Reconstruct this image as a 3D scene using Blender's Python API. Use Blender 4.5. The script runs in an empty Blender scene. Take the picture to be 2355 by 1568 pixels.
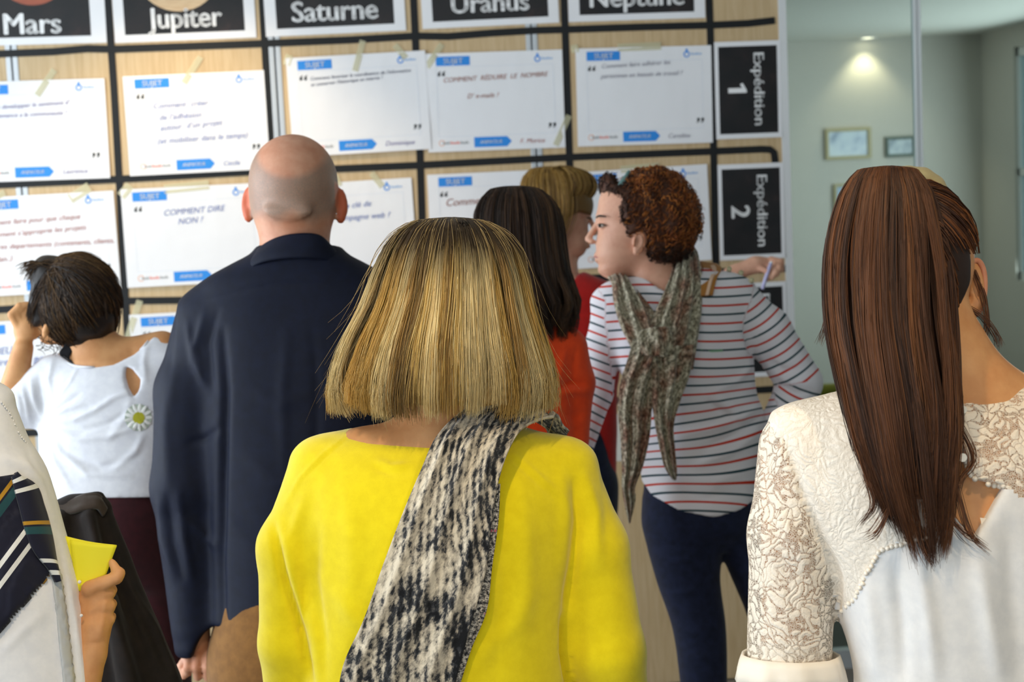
import bpy, bmesh, math, random
import numpy as np
from mathutils import Vector, Matrix

random.seed(7)
RNG = np.random.default_rng(7)
scene = bpy.context.scene
col = scene.collection

# ------------------------------------------------------------------ camera
FPX, CX, CY = 3700.0, 1177.5, 784.0            # focal length and centre in photo pixels
D = 4.954                                       # the panelled wall stands at y = D
PITCH, YAW, ROLL = math.radians(6.138), math.radians(4.183), math.radians(-2.658)
CAM = np.array([0.0, 0.0, 1.66])
_f = np.array([math.sin(YAW)*math.cos(PITCH), math.cos(YAW)*math.cos(PITCH), -math.sin(PITCH)])
_r0 = np.array([math.cos(YAW), -math.sin(YAW), 0.0])
_u0 = np.cross(_r0, _f)
RGT = _r0*math.cos(ROLL) + _u0*math.sin(ROLL)
UPV = -_r0*math.sin(ROLL) + _u0*math.cos(ROLL)
FWD = _f
cam = bpy.data.cameras.new('camera')
cam.sensor_width = 36.0
cam.lens = FPX/2355.0*36.0
cam.dof.use_dof = True
cam.dof.focus_distance = 1.95
cam.dof.aperture_fstop = 8.5
cam.clip_start = 0.05
camo = bpy.data.objects.new('camera', cam)
col.objects.link(camo)
M = Matrix.Identity(4)
for i in range(3):
    M[i][0], M[i][1], M[i][2], M[i][3] = RGT[i], UPV[i], -FWD[i], CAM[i]
camo.matrix_world = M
scene.camera = camo

# ------------------------------------------------------------------ world, light, exposure
scene.view_settings.view_transform = 'Standard'
scene.view_settings.look = 'None'
scene.view_settings.gamma = 1.0
scene.view_settings.use_curve_mapping = False
scene.view_settings.exposure = 0.0
world = bpy.data.worlds.new('world')
scene.world = world
world.use_nodes = True
world.node_tree.nodes['Background'].inputs[0].default_value = (0.80, 0.90, 1.0, 1)
world.node_tree.nodes['Background'].inputs[1].default_value = 0.9

def area(name, loc, target, sx, sy, power, color):
    l = bpy.data.lights.new(name, 'AREA')
    l.shape = 'RECTANGLE'; l.size = sx; l.size_y = sy
    l.energy = power; l.color = color
    o = bpy.data.objects.new(name, l); col.objects.link(o)
    o.location = loc
    o.rotation_euler = (Vector(target)-Vector(loc)).to_track_quat('-Z', 'Y').to_euler()
    return o
def spot(name, loc, target, power, color, angle, blend=0.6, radius=0.04):
    l = bpy.data.lights.new(name, 'SPOT')
    l.energy = power; l.color = color; l.spot_size = math.radians(angle); l.spot_blend = blend
    l.shadow_soft_size = radius
    o = bpy.data.objects.new(name, l); col.objects.link(o)
    o.location = loc
    o.rotation_euler = (Vector(target)-Vector(loc)).to_track_quat('-Z', 'Y').to_euler()
    return o
DAY = (0.82, 0.91, 1.0)
# daylight entering through the window bands of the left wall and of the wall behind the camera
area('daylight_left', (-2.74, 2.3, 1.55), (0, 2.3, 1.45), 4.2, 1.9, 140, DAY)
area('daylight_behind', (-0.6, -2.66, 1.6), (0, 2, 1.4), 4.0, 1.9, 40, (0.90, 0.95, 1.0))

WARM = (1.0, 0.78, 0.50)

# ------------------------------------------------------------------ small helpers
def lin(h):
    h = h.lstrip('#')
    c = [int(h[i:i+2], 16)/255 for i in (0, 2, 4)]
    return tuple((x/12.92 if x <= 0.04045 else ((x+0.055)/1.055)**2.4) for x in c)
_mats = {}
def mat(name, color, rough=0.6, spec=0.4, metal=0.0, **kw):
    if name in _mats: return _mats[name]
    m = bpy.data.materials.new(name); m.use_nodes = True
    b = m.node_tree.nodes['Principled BSDF']
    c = lin(color) if isinstance(color, str) else color
    b.inputs['Base Color'].default_value = (*c, 1)
    b.inputs['Roughness'].default_value = rough
    b.inputs['Specular IOR Level'].default_value = spec
    b.inputs['Metallic'].default_value = metal
    for k, v in kw.items():
        b.inputs[k.replace('_', ' ')].default_value = v
    _mats[name] = m
    return m
class NT:
    """tiny wrapper to wire shader nodes"""
    def __init__(s, m):
        s.t = m.node_tree; s.b = s.t.nodes['Principled BSDF']; s.out = s.t.nodes['Material Output']
    def n(s, kind, **kw):
        x = s.t.nodes.new('ShaderNode'+kind)
        for k, v in kw.items(): setattr(x, k, v)
        return x
    def l(s, a, b): s.t.links.new(a, b)
    def noise(s, vec, scale, detail=3, rough=0.55, dist=0.0):
        x = s.n('TexNoise'); x.inputs['Scale'].default_value = scale; x.inputs['Detail'].default_value = detail
        x.inputs['Roughness'].default_value = rough; x.inputs['Distortion'].default_value = dist
        if vec is not None: s.l(vec, x.inputs['Vector'])
        return x.outputs['Fac']
    def coord(s, scale=(1, 1, 1), rot=(0, 0, 0), kind='Object'):
        tc = s.n('TexCoord'); mp = s.n('Mapping')
        mp.inputs['Scale'].default_value = scale; mp.inputs['Rotation'].default_value = rot
        s.l(tc.outputs[kind], mp.inputs['Vector'])
        return mp.outputs['Vector']
    def ramp(s, fac, stops, interp='LINEAR'):
        r = s.n('ValToRGB'); r.color_ramp.interpolation = interp
        e = r.color_ramp.elements
        while len(e) < len(stops): e.new(0.5)
        for el, (p, c) in zip(e, stops):
            el.position = p; el.color = (*(lin(c) if isinstance(c, str) else c), 1)
        s.l(fac, r.inputs['Fac'])
        return r.outputs['Color']
    def math(s, op, a, b=None, c=None):
        x = s.n('Math', operation=op)
        for i, v in enumerate((a, b, c)):
            if v is None: continue
            if isinstance(v, (int, float)): x.inputs[i].default_value = v
            else: s.l(v, x.inputs[i])
        return x.outputs[0]
    def mix(s, fac, a, b):
        x = s.n('Mix', data_type='RGBA')
        for inp, v in ((x.inputs['Factor'], fac), (x.inputs['A'], a), (x.inputs['B'], b)):
            if isinstance(v, (int, float)): inp.default_value = v
            elif isinstance(v, (tuple, str)): inp.default_value = (*(lin(v) if isinstance(v, str) else v), 1)
            else: s.l(v, inp)
        return x.outputs['Result']
    def bump(s, h, strength=0.3, dist=0.002):
        b = s.n('Bump'); b.inputs['Strength'].default_value = strength; b.inputs['Distance'].default_value = dist
        s.l(h, b.inputs['Height']); s.l(b.outputs['Normal'], s.b.inputs['Normal'])

def tag(o, label=None, cat=None, group=None, kind=None):
    if label: o['label'] = label
    if cat: o['category'] = cat
    if group: o['group'] = group
    if kind: o['kind'] = kind
    return o
def empty(name, loc):
    o = bpy.data.objects.new(name, None); col.objects.link(o); o.location = loc
    o.empty_display_size = 0.05
    return o
def mesh_obj(name, verts, faces, m, parent=None, smooth=False, origin=None):
    verts = np.asarray(verts, dtype=np.float64)
    if origin is None:
        origin = np.array(parent['_o']) if parent is not None and '_o' in parent else np.zeros(3)
    me = bpy.data.meshes.new(name)
    if isinstance(faces, np.ndarray) and faces.ndim == 2:
        k = faces.shape[1]
        me.vertices.add(len(verts)); me.vertices.foreach_set('co', (verts-origin).astype(np.float32).ravel())
        me.loops.add(faces.size); me.loops.foreach_set('vertex_index', faces.astype(np.int32).ravel())
        me.polygons.add(len(faces)); me.polygons.foreach_set('loop_start', np.arange(0, faces.size, k, dtype=np.int32))
        me.update(calc_edges=True); me.validate()
    else:
        me.from_pydata((verts-origin).tolist(), [], [list(map(int, f)) for f in faces]); me.update()
    if smooth: me.shade_smooth()
    ms = m if isinstance(m, (list, tuple)) else [m]
    for x in ms: me.materials.append(x)
    o = bpy.data.objects.new(name, me); col.objects.link(o)
    if parent is not None: o.parent = parent
    else: o.location = origin
    return o
def thing(name, loc, label, cat, group=None):
    o = empty(name, loc); o['_o'] = [float(v) for v in loc]
    return tag(o, label, cat, group)
BOXF = [(0,3,2,1),(4,5,6,7),(0,1,5,4),(1,2,6,5),(2,3,7,6),(3,0,4,7)]
def boxv(a, b):
    (x0,y0,z0),(x1,y1,z1) = a, b
    return [(x0,y0,z0),(x1,y0,z0),(x1,y1,z0),(x0,y1,z0),(x0,y0,z1),(x1,y0,z1),(x1,y1,z1),(x0,y1,z1)]
class MB:
    """collects shapes for one mesh"""
    def __init__(s): s.v = []; s.f = []
    def box(s, a, b):
        n = len(s.v); s.v += boxv(a, b); s.f += [tuple(i+n for i in f) for f in BOXF]; return s
    def tube(s, pts, r, n=8, cap=True):
        pts = [np.array(p, float) for p in pts]; base = len(s.v)
        rs = r if isinstance(r, (list, tuple)) else [r]*len(pts)
        for i, p in enumerate(pts):
            t = pts[min(i+1, len(pts)-1)]-pts[max(i-1, 0)]; t /= np.linalg.norm(t)+1e-9
            a = np.cross(t, (0, 0, 1) if abs(t[2]) < 0.9 else (1, 0, 0)); a /= np.linalg.norm(a); b = np.cross(t, a)
            for k in range(n):
                q = 2*math.pi*k/n
                s.v.append(tuple(p+rs[i]*(a*math.cos(q)+b*math.sin(q))))
        for i in range(len(pts)-1):
            for k in range(n):
                a0, b0 = base+i*n+k, base+i*n+(k+1) % n
                s.f.append((a0, b0, b0+n, a0+n))
        if cap:
            s.f.append(tuple(base+k for k in range(n))[::-1])
            s.f.append(tuple(base+(len(pts)-1)*n+k for k in range(n)))
        return s
    def add(s, v, f):
        n = len(s.v); s.v += [tuple(p) for p in v]; s.f += [tuple(i+n for i in q) for q in f]; return s
    def build(s, name, m, parent=None, smooth=False, origin=None):
        return mesh_obj(name, s.v, s.f, m, parent, smooth, origin)
def bevel(o, w, seg=2):
    md = o.modifiers.new('bevel', 'BEVEL'); md.width = w; md.segments = seg; md.limit_method = 'ANGLE'
    return o
def pix_ray(px, py):
    r = RGT*((px-CX)/FPX) - UPV*((py-CY)/FPX) + FWD
    return r
def on_wall(px, py, off=0.0):
    """photo pixel -> point on the panelled wall (or 'off' metres in front of it)"""
    r = pix_ray(px, py); return CAM + r*((D-off)/r[1])
def on_y(px, py, y):
    r = pix_ray(px, py); return CAM + r*(y/r[1])
# ================================================================== the room
def wood_mat():
    m = mat('light_oak_laminate', '#cbb28e', 0.42, 0.35)
    t = NT(m); v = t.coord((14, 14, 0.9))
    g = t.noise(v, 6, 5, 0.6, 0.6)
    v2 = t.coord((160, 160, 2.5)); g2 = t.noise(v2, 3, 2, 0.5)
    f = t.math('ADD', t.math('MULTIPLY', g, 0.7), t.math('MULTIPLY', g2, 0.3))
    t.l(t.ramp(f, [(0.3, '#bda077'), (0.5, '#cdb289'), (0.7, '#d8c09a')]), t.b.inputs['Base Color'])
    t.bump(g2, 0.06, 0.0006)
    return m
def plaster(name, c):
    m = mat(name, c, 0.85, 0.2); t = NT(m); t.bump(t.noise(t.coord((1, 1, 1)), 120, 3), 0.08, 0.001); return m
WOOD = wood_mat()
ALU = mat('brushed_aluminium', '#c9cdd0', 0.38, 0.5, 0.55)
WHITE_TRIM = mat('white_lacquer', '#e6e8e8', 0.4)
DARKGAP = mat('dark_gap', '#2c2b29', 0.8)
PLASTER = plaster('white_plaster', '#d9dad6')
FARPL = plaster('grey_white_plaster', '#cfcbc4')
CEIL = plaster('ceiling_paint', '#d8d8d2')
CARPET = mat('grey_carpet', '#77736c', 0.95, 0.1)
_t = NT(CARPET); _v = _t.coord((1, 1, 1)); _n = _t.noise(_v, 260, 2)
_t.l(_t.ramp(_n, [(0.3, '#605c57'), (0.7, '#8b867e')]), _t.b.inputs['Base Color']); _t.bump(_n, 0.4, 0.003)
GLASS = mat('green_tinted_glass', '#ffffff', 0.05)
def glass_nodes(m, tint, gl):
    t = NT(m); tr = t.n('BsdfTransparent'); tr.inputs[0].default_value = (*lin(tint), 1)
    g = t.n('BsdfGlossy'); g.inputs['Roughness'].default_value = 0.03; g.inputs['Color'].default_value = (0.8, 0.9, 0.9, 1)
    lw = t.n('LayerWeight'); lw.inputs[0].default_value = 0.25
    mx = t.n('MixShader'); t.l(t.math('MULTIPLY', lw.outputs['Fresnel'], gl), mx.inputs[0])
    t.l(tr.outputs[0], mx.inputs[1]); t.l(g.outputs[0], mx.inputs[2]); t.l(mx.outputs[0], t.out.inputs['Surface'])
glass_nodes(GLASS, '#dae5e3', 0.6)
CLEAR = mat('clear_window_glass', '#ffffff', 0.05); glass_nodes(CLEAR, '#f2f7f7', 0.5)

XL, XR, YB, YF, ZC = -2.8, 5.0, -2.7, 11.15, 2.62
ZBB = on_wall(1690, 1560)[2]
XE = on_wall(1806, 300)[0]                      # right end of the panelled wall
MB().box((XL-0.1, YB-0.1, -0.1), (XR+0.1, YF+0.1, 0)).build('floor', CARPET)['kind'] = 'structure'
MB().box((XL-0.1, YB-0.1, ZC), (XR+0.1, D+0.09, ZC+0.1)).build('ceiling', CEIL)['kind'] = 'structure'
ZF = 2.44
MB().box((XE-0.6, D+0.09, ZF), (XR+0.1, YF+0.1, ZF+0.28)).build('ceiling_far_room', CEIL)['kind'] = 'structure'
# panelled wall: carcass, one board per bay, aluminium rail pairs between them
wall = tag(MB().box((XL, D+0.02, 0), (XE, D+0.09, ZC)).build('wall_back', DARKGAP), kind='structure')
seams = [on_wall(40, 300)[0], on_wall(643, 300)[0], on_wall(1232, 300)[0]]
edges = [XL] + seams + [XE]
for a, b in zip(edges[:-1], edges[1:]):
    a2 = a + (0.018 if a != XL else 0); b2 = b - (0.018 if b != XE else 0.012)
    for z0, z1 in ((ZBB, 2.60),):
        bevel(MB().box((a2, D, z0), (b2, D+0.02, z1)).build('wood_panel', WOOD, wall), 0.0015)
for sx in seams:
    for o in (-0.010, 0.010):
        bevel(MB().box((sx+o-0.0075, D-0.002, ZBB), (sx+o+0.0075, D+0.02, 2.60)).build('aluminium_rail', ALU, wall), 0.001)
MB().box((XE-0.012, D-0.004, 0), (XE+0.012, D+0.09, ZC)).build('trim_1', WHITE_TRIM)['kind'] = 'structure'
MB().box((XL, D-0.012, 0), (XE-0.012, D+0.02, ZBB-0.004)).build('baseboard_back', WHITE_TRIM)['kind'] = 'structure'
# glazed partition to the right of the panels
x2 = on_wall(2119, 200)[0]
part = tag(MB().box((XE+0.012, D+0.02, 0), (XR, D+0.06, 0.06)).box((XE+0.012, D+0.02, ZF-0.02), (XR, D+0.06, ZC)).build('wall_glass', ALU), kind='structure')
for a, b in ((XE+0.014, x2-0.004), (x2+0.004, x2+1.2), (x2+1.21, XR)):
    MB().box((a, D+0.035, 0.055), (b, D+0.045, ZF-0.015)).build('glass_pane', GLASS, part)
for o in (-0.0065, 0.0065):
    MB().box((x2+o-0.005, D+0.028, 0.06), (x2+o+0.005, D+0.052, ZF-0.02)).build('joint_strip', mat('white_joint', '#e9eeee', 0.4), part)
MB().box((x2+1.198, D+0.028, 0.06), (x2+1.212, D+0.052, ZF-0.02)).build('joint_strip', mat('white_joint', '#e9eeee', 0.4), part)
# near room: left wall with a window band, rear wall with a window band, right wall
def window_wall(axis, at, lo, hi, w0, w1, zs, ze, name, wname, inward, panes):
    t = 0.1*(-inward)
    def bx(a, b, z0, z1, mb, th=None):
        d0, d1 = (at, at+t) if th is None else th
        d0, d1 = min(d0, d1), max(d0, d1)
        return mb.box((d0, a, z0), (d1, b, z1)) if axis == 'x' else mb.box((a, d0, z0), (b, d1, z1))
    mb = MB(); bx(lo, w0, 0, ZC, mb); bx(w1, hi, 0, ZC, mb); bx(w0, w1, 0, zs, mb); bx(w0, w1, ze, ZC, mb)
    tag(mb.build(name, PLASTER), kind='structure')
    wo = MB(); th = (at+t*0.3, at+t*0.7); step = (w1-w0)/panes
    for i in range(panes+1):
        x = w0+i*step; bx(max(w0, x-0.03), min(w1, x+0.03), zs, ze, wo, th)
    bx(w0, w1, zs, zs+0.05, wo, th); bx(w0, w1, ze-0.05, ze, wo, th)
    win = tag(wo.build(wname, WHITE_TRIM), kind='structure')
    for i in range(panes):
        g = MB(); bx(w0+i*step+0.03, w0+(i+1)*step-0.03, zs+0.05, ze-0.05, g, (at+t*0.46, at+t*0.54))
        g.build('window_pane', CLEAR, win)
window_wall('x', XL, YB, D+0.09, 0.1, 4.5, 0.55, 2.5, 'wall_left', 'window_1', 1, 4)
window_wall('y', YB, XL, XR, -2.5, 1.5, 0.6, 2.5, 'wall_rear', 'window_2', 1, 4)
tag(MB().box((XR, YB, 0), (XR+0.1, D+0.05, ZC)).build('wall_right', PLASTER), kind='structure')
# far room behind the glass
tag(MB().box((XE-0.6, YF, 0), (XR+0.1, YF+0.1, ZF)).build('wall_far', FARPL), kind='structure')
tag(MB().box((XE-0.6, D+0.09, 0), (XE-0.5, YF, ZF)).build('wall_far_left', FARPL), kind='structure')
xc = on_y(2255, 120, YF)[0]
# right side wall of the far room with its window
mb = MB(); ys, ye = on_y(2330, 300, 0)[1], 0
yw1, yw0 = 10.55, 6.9
mb.box((xc, yw1, 0), (xc+0.1, YF, ZF)).box((xc, D+0.1, 0), (xc+0.1, yw0, ZF)).box((xc, yw0, 0), (xc+0.1, yw1, 0.75)).box((xc, yw0, 2.3), (xc+0.1, yw1, ZF))
tag(mb.build('wall_far_right', FARPL), kind='structure')
wf = MB(); 
for y in (yw0, (yw0+yw1)/2, yw1): wf.box((xc+0.02, y-0.03, 0.75), (xc+0.07, y+0.03, 2.3))
wf.box((xc+0.02, yw0, 0.75), (xc+0.07, yw1, 0.81)).box((xc+0.02, yw0, 2.24), (xc+0.07, yw1, 2.3)).box((xc+0.02, yw0, 1.45), (xc+0.07, yw1, 1.5))
win = tag(wf.build('window_3', WHITE_TRIM), kind='structure')
for a, b in ((yw0, (yw0+yw1)/2), ((yw0+yw1)/2, yw1)):
    MB().box((xc+0.04, a+0.03, 0.81), (xc+0.05, b-0.03, 2.24)).build('window_pane', CLEAR, win)
area('daylight_far_room', (xc-0.04, (yw0+yw1)/2, 1.5), (xc-3, (yw0+yw1)/2, 1.3), yw1-yw0, 1.4, 74, (0.96, 0.98, 1.0))
# downlights: recessed ring with a glowing lens; each holds its own spot lamp
EMIT = bpy.data.materials.new('warm_lamp_lens'); EMIT.use_nodes = True
_b = EMIT.node_tree.nodes['Principled BSDF']; _b.inputs['Emission Color'].default_value = (1.0, 0.8, 0.55, 1); _b.inputs['Emission Strength'].default_value = 12
def downlight(x, y, z, power, angle, label, target=None):
    t = thing('ceiling_downlight', (x, y, z), label, 'ceiling light', 'recessed ceiling downlights')
    ring, lens = MB(), MB(); n = 24
    for r0, r1, z0, z1, mbb in ((0.052, 0.07, -0.004, -0.004, ring),):
        v = [(x+r*math.cos(2*math.pi*k/n), y+r*math.sin(2*math.pi*k/n), z+zz) for r, zz in ((0.05, -0.001), (0.052, -0.006), (0.066, -0.006), (0.07, 0.0)) for k in range(n)]
        f = [(i*n+k, i*n+(k+1) % n, (i+1)*n+(k+1) % n, (i+1)*n+k) for i in range(3) for k in range(n)]
        mbb.add(v, f)
    ring.build('trim_ring', WHITE_TRIM, t, True)
    v = [(x, y, z-0.004)]+[(x+0.051*math.cos(2*math.pi*k/n), y+0.051*math.sin(2*math.pi*k/n), z-0.0015) for k in range(n)]
    lens.add(v, [(0, 1+(k+1) % n, 1+k) for k in range(n)]); lens.build('lens', EMIT, t)
    s = spot('downlight_lamp', (x, y, z-0.03), target or (x, y, 0), power, WARM, angle)
    return t
jx = on_wall(430, 60)[0]
downlight(jx, D-0.55, ZC, 34, 95, 'round recessed downlight near the panels above the Jupiter poster', (jx, D-0.30, 0.9))
downlight(-0.35, 1.0, ZC, 42, 125, 'round recessed downlight above the standing group')
downlight(0.85, 0.75, ZC, 28, 125, 'round recessed downlight above the woman with the ponytail')
fx = on_y(1985, 65, YF)[0]
downlight(fx, YF-0.10, ZF, 13, 100, 'round recessed downlight close to the far wall behind the glass', (fx, YF-0.04, 0.8))
# framed pictures on the far wall
def frame_pic(px0, py0, px1, py1, fm, fw, label, art):
    a, b = on_y(px0, py1, YF-0.02), on_y(px1, py0, YF-0.02)
    x0, x1, z0, z1 = a[0], b[0], a[2], b[2]
    y = YF
    t = thing('picture_frame', ((x0+x1)/2, y, z0), label, 'picture frame', 'framed pictures on the far wall')
    m = MB()
    m.box((x0, y-0.022, z0), (x1, y, z0+fw)).box((x0, y-0.022, z1-fw), (x1, y, z1)).box((x0, y-0.022, z0+fw), (x0+fw, y, z1-fw)).box((x1-fw, y-0.022, z0+fw), (x1, y, z1-fw))
    m.build('frame', fm, t)
    MB().box((x0+fw, y-0.010, z0+fw), (x1-fw, y-0.001, z1-fw)).build('picture', art, t)
def blotch(name, a, b, c, sc):
    m = mat(name, a, 0.35); t = NT(m); n = t.noise(t.coord((1, 1, 1)), sc, 3, 0.5)
    t.l(t.ramp(n, [(0.42, a), (0.55, b), (0.68, c)]), t.b.inputs['Base Color']); return m
frame_pic(1900, 292, 2003, 368, mat('pale_wood_frame', '#b6ab86', 0.5), 0.022, 'wide pale-framed picture on the far wall', blotch('pale_art', '#dbe6f2', '#cdd9ea', '#7f90a8', 9))
frame_pic(2038, 312, 2106, 362, mat('dark_frame', '#5d6a62', 0.5), 0.02, 'small dark-framed picture beside the wide pale one', blotch('grey_art', '#ccd6dd', '#b4bfca', '#8a98a4', 14))
frame_pic(1920, 420, 2000, 500, mat('pale_wood_frame', '#b6ab86', 0.5), 0.02, 'pale-framed blue picture hanging below the wide one', blotch('blue_art', '#a9c3e2', '#b9cfe8', '#8fa9cc', 9))
# chair and low cabinet in the far room
YELLOW_V = mat('mustard_upholstery', '#a39a2b', 0.8)
cxx = on_y(1935, 880, 7.0)
ch = thing('lounge_chair', (cxx[0], 7.1, 0), 'mustard yellow lounge chair behind the glass partition', 'chair')
x, y = cxx[0], 7.1; zt = cxx[2]
bevel(MB().box((x-0.28, y-0.28, 0.30), (x+0.28, y+0.28, 0.45)).build('seat', YELLOW_V, ch), 0.05, 3)
bevel(MB().box((x-0.28, y-0.31, 0.40), (x+0.28, y-0.2, zt+0.02)).build('backrest', YELLOW_V, ch), 0.04, 3)
for sx in (-1, 1):
    for sy in (-1, 1):
        MB().tube([(x+sx*0.24, y+sy*0.24, 0), (x+sx*0.2, y+sy*0.2, 0.32)], [0.012, 0.018], 8).build('leg', mat('black_metal', '#22231f', 0.45), ch)
# ================================================================== things on the panelled wall
BLACKTAPE = mat('black_gaffer_tape', '#17191b', 0.55, 0.35)
_t = NT(BLACKTAPE); _t.bump(_t.noise(_t.coord((1, 1, 1)), 900, 2), 0.25, 0.0005)
def paper_mat(name, c):
    m = mat(name, c, 0.55, 0.3); t = NT(m); t.bump(t.noise(t.coord((1, 1, 1)), 9, 2), 0.25, 0.01); return m
PAPER = paper_mat('white_paper', '#f2f2f4')
PBLACK = mat('black_print', '#1d1c1e', 0.35, 0.4)
_t = NT(PBLACK); _t.l(_t.ramp(_t.noise(_t.coord((1, 1, 1)), 14, 4), [(0.4, '#17181b'), (0.6, '#221e20'), (0.75, '#3a2c2c')]), _t.b.inputs['Base Color'])
PWHITE = mat('white_print', '#f4f4f4', 0.45)
PBLUE = mat('sky_blue_print', '#2f8fe6', 0.5)
PGREY = mat('dark_grey_print', '#3b4043', 0.5)
PLINE = mat('pale_line_print', '#d3dcea', 0.5)
PORANGE = mat('orange_print', '#f0a06a', 0.5); PRED = mat('coral_print', '#ee8474', 0.5); PMID = mat('mid_grey_print', '#9a9c9c', 0.5)
INK = {'blue': mat('pale_blue_ink', '#9fb0e6', 0.6), 'red': mat('red_ink', '#d58a80', 0.6), 'violet': mat('pale_violet_ink', '#a9a2cf', 0.6),
       'navy': mat('dark_blue_ink', '#59617f', 0.6), 'grey': mat('grey_ink', '#b9b8c4', 0.6), 'terra': mat('terracotta_ink', '#c88a78', 0.6)}
TAPE = mat('masking_tape', '#ddd8b4', 0.55, 0.3)
_t = NT(TAPE); _tr = _t.n('BsdfTransparent'); _mx = _t.n('MixShader'); _mx.inputs[0].default_value = 0.62
_t.l(_tr.outputs[0], _mx.inputs[1]); _t.l(_t.b.outputs[0], _mx.inputs[2]); _t.l(_mx.outputs[0], _t.out.inputs['Surface'])

_tc = {}
def text2d(s, bold=0.0, shear=0.0, space=1.0):
    """flat glyph mesh of a string, cap height scaled to 1, centred on x"""
    key = (s, bold, shear, space)
    if key in _tc: return _tc[key]
    cu = bpy.data.curves.new('t', 'FONT'); cu.body = s; cu.size = 1.0; cu.offset = bold; cu.shear = shear
    cu.space_character = space; cu.resolution_u = 3
    o = bpy.data.objects.new('t', cu); col.objects.link(o)
    dg = bpy.context.evaluated_depsgraph_get()
    me = bpy.data.meshes.new_from_object(o.evaluated_get(dg))
    v = np.array([x.co[:] for x in me.vertices]) if len(me.vertices) else np.zeros((0, 3))
    f = [tuple(p.vertices) for p in me.polygons]
    bpy.data.objects.remove(o); bpy.data.curves.remove(cu); bpy.data.meshes.remove(me)
    v = v[:, :2]
    _tc[key] = (v, f)
    return v, f

class Sheet:
    """a sheet taped to the wall: x runs right along its top edge, y runs down, in metres"""
    def __init__(s, name, tl, tr, w, h, label, cat, group, off=0.004, curl=0.006, m=None):
        a, b = on_wall(*tl, off), on_wall(*tr, off)
        ex = b-a; ex[1] = 0; ex /= np.linalg.norm(ex)
        s.o, s.ex, s.ey, s.w, s.h, s.off = a, ex, np.array([ex[2], 0, -ex[0]]), w, h, off
        s.ph = random.random()*6.28; s.curl = curl
        base = s.P(w/2, h)
        s.t = thing(name, base, label, cat, group)
        nu, nv = 10, 8
        v, f = [], []
        for j in range(nv+1):
            for i in range(nu+1): v.append(s.P(w*i/nu, h*j/nv))
        for j in range(nv):
            for i in range(nu):
                q = j*(nu+1)+i; f.append((q, q+nu+1, q+nu+2, q+1))
        o = mesh_obj('sheet', v, f, m or PAPER, s.t, True)
        md = o.modifiers.new('solid', 'SOLIDIFY'); md.thickness = 0.0003; md.offset = -1; md.use_rim = False
    def lift(s, x, y):
        u, v = x/s.w, y/s.h
        return s.curl*(0.25*math.sin(5*u+s.ph)*math.sin(3.1*v+s.ph*1.7)+0.25 + 0.9*(max(0, v-0.75)/0.25)**2*0.6*(0.5+0.5*math.sin(s.ph+4*u)))
    def P(s, x, y, e=0.0):
        return s.o + s.ex*x + s.ey*y + np.array([0, -(s.lift(x, y)+e), 0])
    def quad(s, name, x0, y0, x1, y1, m, e=0.0006):
        n = 6
        v = [s.P(x0+(x1-x0)*i/n, y, e) for y in (y0, y1) for i in range(n+1)]
        f = [(i, i+n+1, i+n+2, i+1) for i in range(n)]
        return mesh_obj(name, v, f, m, s.t)
    def poly(s, name, pts, m, e=0.0006):
        return mesh_obj(name, [s.P(x, y, e) for x, y in pts], [tuple(range(len(pts)))[::-1]], m, s.t)
    def text(s, name, body, x, y, size, m, bold=0.0, shear=0.0, width=None, ang=0.0, e=0.0009, space=1.0, align='l'):
        v, f = text2d(body, 0.0, shear, space)
        if not len(v): return
        if bold:                                # heavier stroke: the glyphs set three times, a hair apart
            k = len(v); v = np.concatenate([v+np.array([dx, dy]) for dx, dy in ((-bold, 0), (bold, 0), (0, bold*0.5), (0, -bold*0.5))]); f = [tuple(i+q*k for i in g) for q in range(4) for g in f]
        v = v*size
        if width: v = v*np.array([width/(v[:, 0].max()-v[:, 0].min()), 1.0])
        v = v-np.array([v[:, 0].min(), 0])
        if align == 'c': v = v-np.array([v[:, 0].max()/2, 0])
        c, q = math.cos(ang), math.sin(ang)
        w = [s.P(x+p[0]*c+p[1]*q, y-p[1]*c+p[0]*q, e) for p in v]
        return mesh_obj(name, w, f, m, s.t)
    def strokes(s, name, x, y, w, h, m, n):
        """print too small to read in the photograph: a row of letter-like strokes"""
        v, f = [], []
        for k in range(n):
            a = x+w*k/n; b = a+w/n*0.66; hh = h*(1.0 if k % 4 == 0 else 0.68)
            f.append(tuple(range(len(v), len(v)+4))); v += [s.P(a, y, 0.0007), s.P(b, y, 0.0007), s.P(b, y-hh, 0.0007), s.P(a, y-hh, 0.0007)]
        return mesh_obj(name, v, f, m, s.t)
    def tape(s, x0, y0, x1, y1, wd=0.019):
        a = np.array([x0, y0]); b = np.array([x1, y1]); d = (b-a)/np.linalg.norm(b-a); n = np.array([-d[1], d[0]])*wd/2
        k = 4; v = []
        for i in range(k+1):
            c = a+(b-a)*i/k
            for sg in (1, -1):
                p = c+n*sg; inside = -0.002 < p[1] < s.h and 0 < p[0] < s.w
                v.append(s.P(min(max(p[0], -0.2), s.w+0.2), p[1], 0.0014) if inside else s.o+s.ex*p[0]+s.ey*p[1]+np.array([0, -0.001+min(0.0, 0) , 0])+np.array([0, s.off-0.0022 if s.off > 0.0022 else 0, 0]))
        f = [(2*i, 2*i+1, 2*i+3, 2*i+2) for i in range(k)]
        mesh_obj('masking_tape', v, f, TAPE, s.t, True)
def ringpoly(cx, cy, r0, r1, n=20, a0=0.0, a1=2*math.pi):
    v = []; f = []
    for k in range(n+1):
        q = a0+(a1-a0)*k/n
        v += [(cx+r0*math.cos(q), cy+r0*math.sin(q)), (cx+r1*math.cos(q), cy+r1*math.sin(q))]
    for k in range(n): f.append((2*k, 2*k+1, 2*k+3, 2*k+2))
    return v, f

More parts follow.
